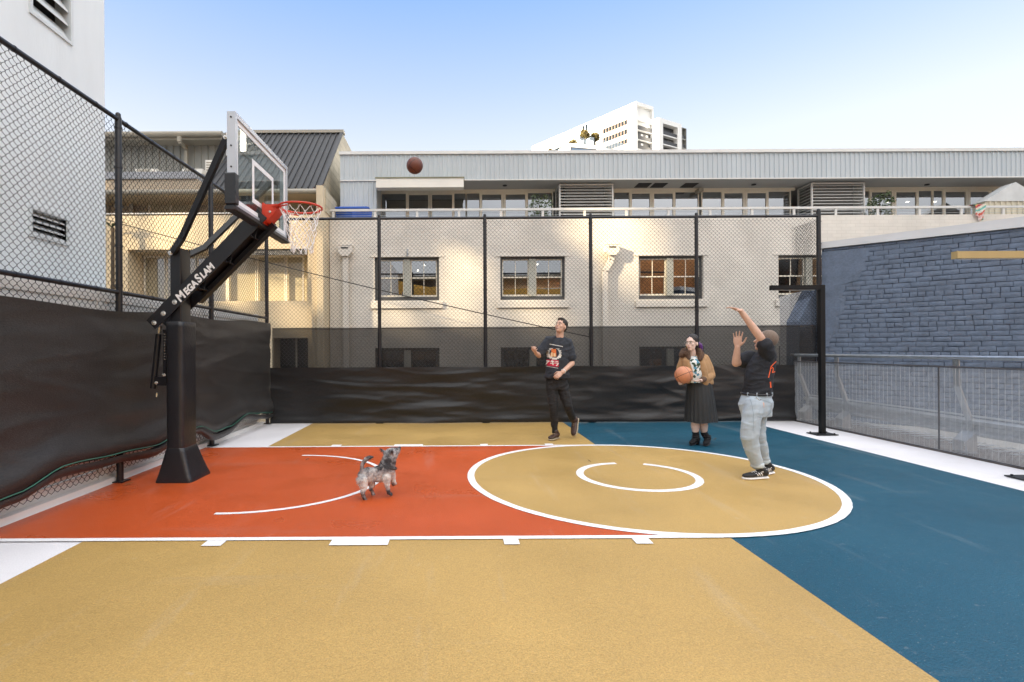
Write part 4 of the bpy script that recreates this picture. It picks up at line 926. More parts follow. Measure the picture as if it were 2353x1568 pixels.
# right face: frame, portal, balconies (built out in front of the block)
D = 1.1
m = MB(); Lr = frr.L; pw = .55
frr.rect(m, 0, pw, -3, zt, .02, D); frr.rect(m, Lr-pw, Lr, -3, zt, .02, D); frr.rect(m, pw, Lr-pw, zt-1.1, zt, .02, D); m.build('portal_frame', 'tower_white', tw_, fixn=True)
sl = MB(); dk = MB(); rl_ = MB(); wn = MB()
_, zp = frr.uz(1600, 150); _, zq = frr.uz(1530, 268)
frr.rect(sl, pw, Lr-pw, zq-1.6, zq, .02, D-.1)
frr.rect(wn, pw, Lr-pw, zt-7, zt-1.2, .02, .2)
step = 3.1; z = zq-1.6
rng = random.Random(8)
while z > 10:
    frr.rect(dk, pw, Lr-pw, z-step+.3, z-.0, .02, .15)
    for i in range(3): frr.rect(wn, pw+Lr*.28*i+.3, pw+Lr*.28*i+1.3, z-step+.3, z-.6, .16, .2) if rng.random() < .35 else None
    frr.rect(sl, pw, Lr-pw, z-step, z-step+.2, .02, D-.2)
    frr.rect(rl_, pw, Lr-pw, z-step+.32, z-step+1.5, D-.5, D-.3); z -= step
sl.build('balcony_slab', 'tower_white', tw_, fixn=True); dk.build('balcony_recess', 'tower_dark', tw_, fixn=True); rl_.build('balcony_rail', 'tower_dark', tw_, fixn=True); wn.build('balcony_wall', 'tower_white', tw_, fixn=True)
def tower2(pxs, Y, depth, label, cat='tower', recess=None, name='apartment_tower', grp='distant apartment towers', wmat='tower_white', step=3.1):
    (xa, ya_), (xb, yb_) = pxs; A = aY(*tz(xa, ya_), Y); r0 = ray(*tz(xb, yb_)); B = CAM+r0*((A.z-1.39)/r0.z); f = Face(A, B); z1 = A.z
    t = thing(name, label, cat, (A.x, A.y, -3), grp); back = -f.n*depth; m = MB()
    m.prism([(A.x, A.y, -3), (B.x, B.y, -3), (B.x+back.x, B.y+back.y, -3), (A.x+back.x, A.y+back.y, -3)], (0, 0, z1+3)); m.build('block', wmat, t, fixn=True)
    if recess:
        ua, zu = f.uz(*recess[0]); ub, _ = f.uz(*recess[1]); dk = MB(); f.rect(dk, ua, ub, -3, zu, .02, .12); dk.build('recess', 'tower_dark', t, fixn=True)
        sl = MB(); rl = MB(); wn = MB(); z = zu-.6; rg = random.Random(5)
        while z > 20:
            f.rect(sl, ua, ub, z-step, z-step+.35, .13, 1.6); f.rect(rl, ua, ub, z-step+.36, z-step+1.5, 1.4, 1.5); n = 7
            for i in range(n):
                if rg.random() < .6: f.rect(wn, ua+(ub-ua)*(i+.1)/n, ua+(ub-ua)*(i+.42)/n, z-step+.4, z-.5, .13, .25)
            z -= step
        sl.build('balcony_slab', wmat, t, fixn=True); rl.build('balcony_rail', 'tower_dark', t, fixn=True); wn.build('window', pmat('tower_curtain', (.3, .28, .25), .7) if 'tower_curtain' not in bpy.data.materials else bpy.data.materials['tower_curtain'], t, fixn=True)
        fr = MB(); f.rect(fr, 0, ua-.01, -3, z1, .02, 1.9); f.rect(fr, ub+.01, f.L, -3, z1, .02, 1.9); f.rect(fr, ua-.01, ub+.01, zu+.01, z1, .02, 1.9); fr.build('surround', wmat, t, fixn=True)
    return t, f
tower2(((1778, 310), (2062, 395)), 172, 24, 'lower white tower with dark balconies beside the tallest one', recess=((1830, 385), (2015, 440)))
tower2(((2066, 432), (2122, 450)), 178, 14, 'narrow dark glass balcony strip at the far right of the towers', recess=((2070, 440), (2120, 452)), wmat='grey_cladding')
# podium block with roof garden
t, f = tower2(((676, 603), (1105, 640)), 120, 26, 'low white block with a roof garden in front of the towers', 'apartment block', name='apartment_block', grp='distant apartment blocks')
m = MB(); ua, z1_ = f.uz(742, 670); ub, _ = f.uz(1040, 690); n = 8
for i in range(n): f.rect(m, ua+(ub-ua)*i/n+.06, ua+(ub-ua)*(i+1)/n-.06, z1_-9, z1_, .03, .1)
m.build('window', pmat('blue_glass', (.03, .06, .11), .1, .1, spec=.8), t, fixn=True)
m = MB(); f.rect(m, ua-.3, ub+.3, z1_-9.3, z1_+.3, .01, .025); m.build('window_frame', 'tower_dark', t, fixn=True)
m = MB(); za = f.pt(0, 0).z; zr_ = aY(*tz(676, 603), 120).z; ua, _ = f.uz(860, 600); f.rect(m, ua, f.L, zr_+.02, zr_+3.2, -3.2, -3.1); m.build('glass_balustrade', glassmat('pale_glass', (.7, .8, .85), .15), t, fixn=True)
t2, f2 = tower2(((625, 640), (668, 655)), 128, 20, 'narrow glazed end of a pale block left of the roof garden', 'apartment block', name='apartment_block', grp='distant apartment blocks', wmat='tower_glass')
t3, f3 = tower2(((1130, 655), (1400, 700)), 126, 10, 'low pale block with glass balustrades below the tallest tower', 'apartment block', name='apartment_block', grp='distant apartment blocks')
m = MB(); f3.rect(m, 0, f3.L*.95, aY(*tz(1130, 655), 126).z+.02, aY(*tz(1130, 655), 126).z+1.6, .1, .2); m.build('glass_balustrade', bpy.data.materials['pale_glass'], t3, fixn=True)
def tree(label, px, py_b, py_t, wpx, Y, seed, n=2600):
    rnd = random.Random(seed); b = aY(*tz(px, py_b), Y); tp = aY(*tz(px, py_t), Y); h = tp.z-b.z; w_ = wpx*.1831/1200*Y/2
    t = thing('rooftop_tree', label, 'tree', (b.x, Y, b.z), 'rooftop trees'); m = MB(); m.tube([(b.x, Y, b.z-1), (b.x+.1, Y, b.z+h*.35), (b.x, Y, b.z+h*.7)], [.35, .25, .1], 7)
    for i in range(5): a = i*1.26; m.tube([(b.x, Y, b.z+h*.3), (b.x+math.cos(a)*w_*.6, Y+math.sin(a)*w_*.5, b.z+h*.65)], [.15, .05], 5)
    m.build('trunk', 'bark', t); m = MB()
    for i in range(12):
        a = rnd.uniform(0, 6.28); r = rnd.uniform(.1, .6); leafclump(m, (b.x+math.cos(a)*w_*r, Y+math.sin(a)*w_*r, b.z+h*rnd.uniform(.4, .85)), w_*.45, w_*.45, h*.26, n//12, .42, rnd, .0)
    m.build('crown', 'leaf_gold', t)
tree('largest round olive tree in the roof garden', 905, 590, 452, 135, 125, 1, 3400); tree('smaller olive tree at the right of the roof garden', 1030, 600, 490, 110, 126, 2); tree('low bushy tree at the left of the roof garden', 775, 625, 575, 140, 124, 3, 2000); tree('small dark tree beside the low sloping roof', 468, 790, 680, 85, 124, 4, 2000)
rnd = random.Random(12); m = MB(); zr_ = aY(*tz(676, 603), 120).z
for i in range(16):
    u = f.L*(.42+.55*i/16); q = f.pt(u, zr_+.9, -3.8); leafclump(m, q, 1.1, .8, 1.1, 60, .25, rnd, .2)
o = m.build('roof_planting', 'leaf_gold'); o['kind'] = 'stuff'; o['label'] = 'low planting behind the roof garden balustrade'
# ================================================================== buildings behind the camera (they show in the window glass and cast the shade)
ob = thing('golden_lit_building', 'long building opposite, golden sunlight in its wall colour, seen reflected in the windows', 'building', (0, -16, -3)); m = MB()
m.prism([(-14, -14, -3), (9.5, -14, -3), (9.5, -14, 6.0), (3, -14, 6.1), (1.2, -14, 6.9), (-2, -14, 6.3), (-5, -14, 6.9), (-14, -14, 6.7)], (0, -8, 0)); m.build('wall', pmat('golden_lit_wall', (.85, .50, .11), .8, .1), ob); MB().box(-14.3, 9.7, -22.3, -14.2, 7.0, 7.3).build('roof', 'gutter', ob)  # golden sunlight on this unlit wall is put into its colour
o2 = thing('terracotta_building', 'brown brick gabled building opposite, seen reflected in the windows', 'building', (20, -16, -3)); m = MB()
m.prism([(11, -13, -3), (34, -13, -3), (34, -13, 7.2), (28, -13, 10.4), (22, -13, 8.0), (17.5, -13, 9.8), (14, -13, 8.4), (11, -13, 7.4)], (0, -9, 0)); m.build('wall', brickmat('terracotta_brick', (.66, .31, .11), (.3, .18, .09), .24, .086, .2), o2)
for i in range(5): MB().box(12.5+i*4, 13.8+i*4, -12.99, -12.9, 1.5, 3.4).build('window', 'tower_glass', o2)
cb_ = thing('corner_building', 'brown brick building on the far right, outside the photo', 'building', (25, -4, -3))
MB().box(18.5, 30, -34, -.5, -3, 7.5).build('wall', brickmat('sunlit_brick', (.48, .27, .12), (.3, .2, .12), .24, .086, .2), cb_)
m = MB()
for j in range(2):
    for i in range(8): m.box(18.42, 18.499, -31+i*4, -29.3+i*4, .5+j*4, 2.4+j*4)
m.build('window', 'tower_glass', cb_)
# added unseen wall left of the court: shades it, tinted panes cast golden patches
PX = -16.0
blocker = thing('sun_blocker', 'added unseen sun blocking wall with amber panes beyond the white building', 'building', (PX, -5, -3))
def thru(p):  # where the sun ray that lands on p crosses the added wall
    t = (p[0]-PX)/(-SUN.x); return (p[1]+SUN.y*t, p[2]+SUN.z*t)
spots = []
def spot(px0, px1, py0, py1, Y, k):
    a, b = aY(px0, py1, Y), aY(px1, py0, Y); ya, za = thru(a); yb, zb = thru(b)
    spots.append((min(ya, yb), max(ya, yb), min(za, zb), max(za, zb), k))
SP = [(1318, 1500, 508, 562, YF, .30), (1405, 1468, 590, 655, YF, .22), (1030, 1112, 595, 645, YF, .24), (1000, 1112, 670, 735, YF, .16), (800, 850, 590, 740, YF, .22), (1180, 1290, 705, 745, YF, .14), (870, 960, 715, 748, YF, .16), (770, 800, 500, 520, YF, .1),
      (255, 330, 500, 570, YL, .16), (345, 400, 498, 570, YL, .28), (430, 520, 500, 572, YL, .16), (560, 720, 505, 568, YL, .18), (630, 735, 715, 748, YL, .12), (250, 290, 590, 690, YL, .12), (520, 700, 595, 690, YL+.7, .36), (345, 445, 450, 492, yb, .25), (1480, 1560, 660, 740, YF, .05)]
for s in SP: spot(*s)
ysx = sorted({-24.0, 14.0, *[s[i] for s in spots for i in (0, 1)]}); zsx = sorted({-3.0, 20.5, *[s[i] for s in spots for i in (2, 3)]})
m = MB(); gm = {}
for ya, yb_ in zip(ysx, ysx[1:]):
    run = None
    for za, zb in zip(zsx, zsx[1:]):
        my, mz = (ya+yb_)/2, (za+zb)/2; hit = [s for s in spots if s[0] < my < s[1] and s[2] < mz < s[3]]
        if hit:
            k = hit[0][4]; gm.setdefault(k, MB()).quad((PX, ya, za), (PX, yb_, za), (PX, yb_, zb), (PX, ya, zb))
            if run: m.quad((PX, ya, run[0]), (PX, yb_, run[0]), (PX, yb_, run[1]), (PX, ya, run[1])); run = None
        else: run = (run[0], zb) if run else (za, zb)
    if run: m.quad((PX, ya, run[0]), (PX, yb_, run[0]), (PX, yb_, run[1]), (PX, ya, run[1]))
m.build('wall', 'white_paint', blocker)
for k, g in gm.items():
    mt, nt, b = newmat('sun_patch_tint'); nt.nodes.remove(b); tb = nn(nt, 'ShaderNodeBsdfTransparent'); tb.inputs[0].default_value = (k, k*.88, k*.66, 1)
    nt.links.new(tb.outputs[0], nt.nodes['Material Output'].inputs['Surface']); g.build('sun_patch_pane', mt, blocker)
# ================================================================== basketball hoop
hp = thing('basketball_hoop', 'black basketball hoop on an angled boom with a clear backboard and white net', 'basketball hoop', (-3.0, 5.68, 0))
def rrect(x0, x1, y0, y1, z, r, n=5):
    o = []
    for cx, cy, a0 in ((x1-r, y1-r, 0), (x0+r, y1-r, 90), (x0+r, y0+r, 180), (x1-r, y0+r, 270)):
        for k in range(n+1):
            a = math.radians(a0+90*k/n); o.append((cx+r*math.cos(a), cy+r*math.sin(a), z))
    return o
def stack(mb, secs):
    b = len(mb.v); n = len(secs[0])
    for s in secs: mb.v += [tuple(p) for p in s]
    for i in range(len(secs)-1):
        for k in range(n): mb.f.append((b+i*n+k, b+i*n+(k+1) % n, b+(i+1)*n+(k+1) % n, b+(i+1)*n+k)); mb.m.append(0)
    mb.f += [tuple(range(b+n-1, b-1, -1)), tuple(range(b+(len(secs)-1)*n, b+len(secs)*n))]; mb.m += [0, 0]
def bolt(mb, p, nrm, r=.022):
    p = V(p); nrm = V(nrm).normalized(); mb.cyl(p, p+nrm*.006, r*1.25, 14); mb.cyl(p+nrm*.006, p+nrm*.022, r*.85, 6); mb.cyl(p+nrm*.022, p+nrm*.03, r*.4, 8)
m = MB(); stack(m, [rrect(-3.065, -2.945, 5.58, 5.79, z, .014) for z in (.3, 2.485, 2.49)]); m.build('pole', 'black_steel', hp, True, 30)
pw = lambda z: .002*math.sin(z*9)+.0015*math.sin(z*23)
m = MB(); stack(m, [rrect(-3.09-pw(z)*.5+t, -2.905+pw(z)-t, 5.52+pw(z+1)*.5+t, 5.845-t, z, .045) for z, t in [(.33, .004)]+[(.34+k*.045, 0) for k in range(30)]+[(1.69, 0), (1.70, .006)]]); pad = m.build('pole_pad', 'black_vinyl', hp, True, 40)
m = MB(); stack(m, [rrect(-3.095-t*.095, -2.90+t*.10, 5.515-t*.035, 5.85+t*.10, z, .047) for z, t in [(0, 1), (.012, 1.0)]+[(.012+.34*k/8, 1-(k/8)**.9) for k in range(1, 9)]+[(.362, -.08)]]); m.build('base_pad', 'black_vinyl', hp, True, 40)
# boom
A, B = aY(351, 744, 5.545), aY(594, 498, 5.545); B = A+(B-A)*1.0
d = (B-A); d.y = 0; L = d.length; d.normalize(); u = V((-d.z, 0, d.x))
def bp(s, t, y): return V((A.x, y, A.z))+d*s+u*t
m = MB(); hh = .068
for y0 in (5.535, 5.815): m.prism([bp(-.02, -hh, y0), bp(L+.05, -hh-.01, y0), bp(L+.05, hh+.02, y0), bp(-.02, hh, y0)], (0, .012, 0))
m.prism([bp(.55, -hh+.02, 5.547), bp(L+.05, -hh+.02, 5.547), bp(L+.05, -hh+.032, 5.547), bp(.55, -hh+.032, 5.547)], (0, .268, 0))
for s in (.62, 1.02, 1.4): m.prism([bp(s, -hh+.02, 5.60), bp(s+.10, -hh+.02, 5.60), bp(s, -hh-.045, 5.60)], (0, .01, 0)); m.prism([bp(s-.01, -hh+.018, 5.55), bp(s+.0, -hh+.018, 5.55), bp(s+.0, -hh-.03, 5.55), bp(s-.01, -hh-.03, 5.55)], (0, .26, 0))
m.prism([bp(.45, -hh, 5.72), bp(L+.04, -hh, 5.72), bp(L+.04, -hh-.05, 5.72), bp(.45, -hh-.05, 5.72)], (0, .1, 0))
boom = m.build('boom', 'black_steel', hp, fixn=True)
m = MB()
for s in (.02, .16, .33):
    for y, n_ in ((5.535, -1),): bolt(m, bp(s, -.01, y), (0, n_, 0))
m.build('bolt', 'bolt', boom, fixn=True)
# white lettering on the boom
m = MB(); x = 0; ch = .10
e0 = aY(407, 688, 5.53); 
for txt, sz in (('M', 1.0), ('EGA', .78), ('S', 1.0), ('LAM', .78)):
    vs, fs = text_mesh(txt, ch*sz*1.28, .0012, .0045, .12); w_ = max(v.x for v in vs)
    pos = [V((e0.x, 5.532, e0.z))+d*(x+v.x)*.88+u*(v.y-.045)+V((0, v.z, 0)) for v in vs]; m.add(pos, fs); x += w_+.010
m.build('lettering', pmat('white_vinyl', (.8, .8, .8), .5, .03), boom, fixn=True)
# upper struts
m1 = [V((-3.03, 5.565, 2.43)), V((-2.86, 5.44, 2.56)), V((-2.215, 5.05, 3.44))]
for sgn in (1, -1):
    pts = [V((p.x, 5.685-(5.685-p.y)*sgn, p.z)) for p in m1]; m = MB()
    for a, b in zip(pts, pts[1:]): m.bar(a, b+(b-a).normalized()*.015, .055, .05, up=(0, 1, 0))
    st = m.build('strut', 'black_steel', hp, fixn=True); m = MB()
    bolt(m, pts[0]+V((0, -.028*sgn, 0)), (0, -sgn, 0)); bolt(m, pts[2]+V((0, -.028*sgn, 0)), (0, -sgn, 0), .016); m.build('bolt', 'bolt', st, fixn=True)
# actuator behind the pole
m = MB(); q0, q1 = aY(365, 768, 5.66), aY(352, 893, 5.66); m.cyl(q0, q1, .031, 16); ac = m.build('height_actuator', 'black_steel', hp, True, 40)
m = MB(); q2 = aY(367, 748, 5.66); m.cyl(q0+(q2-q0)*.1, q2, .024, 12); m.ball(aY(369, 742, 5.66), .022); m.cyl(aY(361, 903, 5.66), aY(360, 912, 5.66), .014, 8); m.build('rod', 'bolt', ac, True, 40)
m = MB(); a, b = aY(357, 886, 5.64), aY(384, 866, 5.64); m.box(a.x, b.x, 5.62, 5.7, a.z, b.z); m.box(aY(374, 800, 5.6).x, aY(382, 800, 5.6).x, 5.60, 5.72, 1.02, 1.62); m.build('bracket', 'black_steel', hp)
m = MB(); bolt(m, aY(359, 880, 5.62), (0, -1, 0), .016); bolt(m, aY(377, 862, 5.6), (0, -1, 0), .016); z = 1.3
while z < 1.6: m.cyl((aY(379, 800, 5.6).x, 5.60, z), (aY(379, 800, 5.6).x, 5.59, z), .008, 6); z += .03
m.build('bolt', 'bolt', hp, fixn=True)
# backboard
bx0, bx1, by0, by1, bz0, bz1 = -2.165, -2.085, 4.94, 6.46, 2.745, 3.655; zm = 3.07
bd = thing('backboard', '', '', (bx0, 5.7, bz0)); del bd['label']; del bd['category']; bd.parent = hp; bd.location = V((bx0, 5.7, bz0))-ORG[hp.name]
t = .045; m = MB()
m.box(bx0, bx1, by0, by0+t, zm, bz1); m.box(bx0, bx1, by1-t, by1, zm, bz1); m.box(bx0, bx1, by0+t, by1-t, bz1-t, bz1)
m.box(bx0, bx1, by0, by0+t, bz0, zm-.001); m.box(bx0, bx1, by1-t, by1, bz0, zm-.001); m.box(bx0, bx1, by0+t, by1-t, bz0, bz0+t); m.build('frame', 'silver', bd)
m = MB(); m.box(bx0+.03, bx1-.02, by0+t+.001, by1-t-.001, bz0+t+.001, bz1-t-.001); m.build('glass_panel', 'board_glass', bd)
m = MB(); xf = bx1-.016
def rectline(y0, y1, z0, z1, w): 
    m.box(xf-.003, xf, y0, y0+w, z0, z1); m.box(xf-.003, xf, y1-w, y1, z0, z1); m.box(xf-.003, xf, y0+w, y1-w, z1-w, z1); m.box(xf-.003, xf, y0+w, y1-w, z0, z0+w)
rectline(by0+t+.002, by1-t-.002, bz0+t+.002, bz1-t-.002, .048); rectline(5.39, 6.01, 2.92, 3.37, .05); m.build('target_marking', 'line_paint', bd)
m = MB(); c = .012; zb = bz0-.03; r2 = []
def padbox(y0, y1, z0, z1): stack(m, [[(x, y0+k, z) if False else (x, y, z) for x, y in ((bx0-.012+k, y0+k), (bx1+.012-k, y0+k), (bx1+.012-k, y1-k), (bx0-.012+k, y1-k))] for z, k in ((z0, .012), (z0+.012, 0), (z1-.012, 0), (z1, .012))])
padbox(by0-.03, by0+t-.002, zb+.052, zm+.0); padbox(by1-t+.002, by1+.03, zb+.052, zm); padbox(by0-.03, by1+.03, zb-.005, zb+.05); m.build('edge_pad', 'black_vinyl', bd, fixn=True)
m = MB()
for z in (zm+.06, 3.33, 3.6): m.cyl((-2.125, by0-.001, z), (-2.125, by0-.006, z), .009, 8)
m.build('screw', 'black_steel', bd)
m = MB(); m.box(-2.30, bx0-.001, 5.50, 5.86, bz0+.05, 3.02); m.box(-2.2, bx0-.001, by0+.1, by1-.1, 3.40, 3.45); m.build('mount', 'black_steel', bd)
# rim
rcx, rcy, rz, rr = -1.70, 5.70, 2.945, .2286
rm = MB(); rm.tube([(rcx+rr*math.cos(a), rcy+rr*math.sin(a), rz) for a in np.linspace(0, 2*math.pi, 49)[:-1]], .0105, 10, False, closed=True)
rm.tube([(rcx+rr*.995*math.cos(a), rcy+rr*.995*math.sin(a), rz-.028) for a in np.linspace(math.radians(110), math.radians(250), 20)], .008, 8)
for sg in (-1, 1): rm.bar((bx1+.13, rcy+sg*.085, rz-.012), (rcx+rr*math.cos(math.radians(180-40)), rcy+sg*rr*math.sin(math.radians(40)), rz-.012), .05, .012)
rim = rm.build('rim', 'red', hp, True, 40)
m = MB(); m.prism([(bx1+.002, 5.60, rz-.19), (bx1+.002, 5.60, rz+.03), (bx1+.02, 5.60, rz+.03), (bx1+.02, 5.60, rz-.19)], (0, .20, 0))
m.prism([(bx1+.021, 5.60, rz+.012), (bx1+.17, 5.60, rz+.012), (bx1+.17, 5.60, rz-.03), (bx1+.05, 5.60, rz-.17), (bx1+.021, 5.60, rz-.17)], (0, .20, 0))
br = m.build('bracket', 'red', rim, fixn=True); m = MB(); bolt(m, (bx1+.09, 5.60, rz-.07), (0, -1, 0), .01); m.build('bolt', 'bolt', rim, fixn=True)
m = MB()
for k in range(12):
    a = 2*math.pi*(k+.5)/12; p = V((rcx+rr*math.cos(a), rcy+rr*math.sin(a), rz)); q = V((math.cos(a), math.sin(a), 0)); m.tube([p-q*.0+V((0, 0, -.005)), p-q*.012+V((0, 0, -.022)), p-q*.03+V((0, 0, -.018)), p-q*.02+V((0, 0, -.004))], .004, 6)
m.build('net_hook', 'red', rim)
nt = MB(); rows = 8; rnd = random.Random(2); node = {}
for j in range(rows):
    f_ = j/(rows-1); R = .215-.105*f_**.8; z = rz-.02-.44*f_
    for k in range(12):
        a = 2*math.pi*(k+.5*(j % 2)+.5)/12; node[j, k] = V((rcx+.02*f_+R*math.cos(a)+rnd.uniform(-.012, .012)*min(1, f_*3), rcy+R*math.sin(a)+rnd.uniform(-.012, .012)*min(1, f_*3), z+rnd.uniform(-.012, .012)*f_))
for j in range(rows-1):
    for k in range(12):
        for kk in ((k, (k+1) % 12) if j % 2 else ((k-1) % 12, k)):
            a, b = node[j, k], node[j+1, kk]; mid = (a+b)/2+V((rnd.uniform(-.006, .006), rnd.uniform(-.006, .006), -.006)); nt.tube([a, mid, b], .0037, 5, False)
for k in range(12):
    p = node[rows-1, k]; nt.tube([p+V((-.006, 0, 0)), p+V((-.008, 0, -.02)), p+V((.0, 0, -.032)), p+V((.008, 0, -.02)), p+V((.006, 0, 0))], .0042, 5)
nt.build('net', 'net', rim, True)
# ================================================================== basketballs
def ballmat(name, col, seam, rot):
    m, nt, b = newmat(name); b.inputs['Roughness'].default_value = .5
    tc = nn(nt, 'ShaderNodeTexCoord'); mp = nn(nt, 'ShaderNodeMapping'); mp.inputs['Rotation'].default_value = rot; mp.inputs['Location'].default_value = (0, 0, 0)
    nt.links.new(tc.outputs['Object'], mp.inputs[0]); sx = nn(nt, 'ShaderNodeSeparateXYZ'); nt.links.new(mp.outputs[0], sx.inputs[0])
    def absn(o): a = nn(nt, 'ShaderNodeMath', operation='ABSOLUTE'); nt.links.new(o, a.inputs[0]); return a.outputs[0]
    def mth(op, o, v): a = nn(nt, 'ShaderNodeMath', operation=op); nt.links.new(o, a.inputs[0]); (nt.links.new(v, a.inputs[1]) if not isinstance(v, (int, float)) else setattr(a.inputs[1], 'default_value', v)); return a.outputs[0]
    x, y, z = sx.outputs
    c3 = absn(mth('SUBTRACT', absn(x), mth('ADD', mth('MULTIPLY', mth('MULTIPLY', y, y), 3.2), .058)))
    d_ = mth('MINIMUM', mth('MINIMUM', absn(y), absn(z)), c3); k = mth('LESS_THAN', d_, .0035)
    no = nn(nt, 'ShaderNodeTexNoise'); no.inputs['Scale'].default_value = 30; nt.links.new(tc.outputs['Object'], no.inputs['Vector'])
    mx0 = nn(nt, 'ShaderNodeMix', data_type='RGBA'); mx0.inputs['A'].default_value = (*[c*.85 for c in col], 1); mx0.inputs['B'].default_value = (*[c*1.15 for c in col], 1); nt.links.new(no.outputs[0], mx0.inputs['Factor'])
    mx = nn(nt, 'ShaderNodeMix', data_type='RGBA'); nt.links.new(mx0.outputs['Result'], mx.inputs['A']); mx.inputs['B'].default_value = (*seam, 1); nt.links.new(k, mx.inputs['Factor']); nt.links.new(mx.outputs['Result'], b.inputs['Base Color'])
    return m
def ball(c, mat, label):
    c = V(c); m = MB(); m.blob((0, 0, 0), (.12, 0, 0), (0, 0, .12), (0, .12, 0), 40, 24)
    me = bpy.data.meshes.new('basketball'); me.from_pydata(m.v, [], m.f); o = finish(me, 'basketball', mat, None, V((0, 0, 0)), True, fixn=True); o.location = c
    return tag(o, label, 'basketball')
p = aY(953, 381, 7.6); ball(p, ballmat('flying_ball', (.13, .035, .018), (.02, .01, .01), (.4, .7, .2)), 'dark reddish basketball in mid flight high in front of the pale metal fascia')
BALLC = aY(1571, 862, 7.22); ball(BALLC, ballmat('held_ball', (.56, .23, .12), (.06, .03, .025), (.3, .35, .5)), 'tan basketball held in both hands by the person in the brown jacket')
# ================================================================== people
def frame_of(Fw, Up=(0, 0, 1)):
    Fw = V(Fw).normalized(); R = Fw.cross(V(Up)).normalized(); return Fw, R, R.cross(Fw)
def head(mb, c, Fw, Up=(0, 0, 1), k=1.0):
    c = V(c); f, r, u = frame_of(Fw, Up)
    def P(a, b, d): return c+(r*a+f*b+u*d)*k
    mb.blob(P(0, -.012, .03), r*.076*k, u*.098*k, f*.096*k, 22, 16)
    mb.blob(P(0, .022, -.045), r*.056*k, u*.070*k, f*.068*k, 20, 14)
    mb.blob(P(0, .065, -.092), r*.026*k, u*.020*k, f*.022*k)      # chin
    mb.blob(P(0, .060, .032), r*.058*k, u*.018*k, f*.030*k)       # brow
    for s in (-1, 1):
        mb.blob(P(s*.042, .058, -.022), r*.022*k, u*.024*k, f*.024*k)   # cheek
        mb.blob(P(s*.077, -.012, -.012), r*.008*k, u*.031*k, f*.018*k)  # ear
    mb.cap(P(0, .084, .012), P(0, .104, -.022), .009*k, .0145*k, 10)    # nose
    mb.blob(P(0, .088, -.056), r*.024*k, u*.008*k, f*.010*k); mb.blob(P(0, .084, -.068), r*.020*k, u*.008*k, f*.010*k)
    return P, (r, f, u)
def hand(mb, wrist, d, pn, side, curl=(.35, .4, .45, .5), k=1.0, thumb=.6, spread=.05):
    # d: direction of the palm, pn: palm normal, side +1 when the thumb is at the left of d seen from the palm
    w = V(wrist); d = V(d).normalized(); pn = V(pn); pn = (pn-d*pn.dot(d)).normalized(); s = d.cross(pn)*side
    mb.loft([(w-d*.015*k, s*.024*k, pn*.019*k), (w+d*.02*k, s*.030*k, pn*.017*k), (w+d*.055*k, s*.041*k, pn*.015*k), (w+d*.088*k, s*.042*k, pn*.012*k), (w+d*.096*k, s*.036*k, pn*.008*k)], 14)
    for i, L in enumerate((.072, .080, .074, .058)):
        o = (.031-.0205*i)*k; p = w+d*.088*k+s*o; a = 0; dd = d+s*spread*(1.5-i); dd.normalize(); r = (.0088, .009, .0086, .0076)[i]*k
        for j, f in enumerate((.45, .31, .24)):
            a += curl[i]*(.6, 1.1, .9)[j]; q = p+(dd*math.cos(a)+pn*math.sin(a))*L*f*k; mb.cap(p, q, r, r*.92, 10); p = q; r *= .92
    p = w+d*.022*k+s*.026*k; td = (d*.75+s*.8+pn*.25).normalized(); q = p+td*.045*k; mb.cap(p, q, .0125*k, .0105*k, 10)
    td2 = (d*1.0+s*(.5-thumb*.6)+pn*thumb).normalized(); q2 = q+td2*.032*k; mb.cap(q, q2, .0102*k, .0092*k, 10); mb.cap(q2, q2+(td2+pn*.3).normalized()*.024*k, .0092*k, .0078*k, 10)
def ring(c, ax, ay, yaw=0, tilt=(0, 0)):
    c = V(c); x = V((math.cos(yaw), math.sin(yaw), tilt[0])); y = V((-math.sin(yaw), math.cos(yaw), tilt[1])); return (c, x*ax, y*ay)
def shoe(mbu, mbs, heel, toe, w=.046, h=.075, ank=None, up=V((0, 0, 1)), sole=.022):
    heel, toe = V(heel), V(toe); d = (toe-heel); L = d.length; d.normalize(); s = d.cross(up).normalized(); u = s.cross(d)
    sec = [(0, .6, .75), (.04, .8, .95), (.2, .86, 1.0), (.42, .92, .8), (.6, 1.05, .62), (.8, 1.0, .5), (.93, .75, .42), (1.0, .45, .3)]
    mbu.loft([(heel+d*L*t+u*(sole+h*hh*.5), s*w*ww, u*h*hh*.5) for t, ww, hh in sec], 16)
    mbs.loft([(heel+d*L*(t*1.01-.005)+u*sole*.5, s*w*ww*1.02, u*sole*.52) for t, ww, hh in sec], 16)
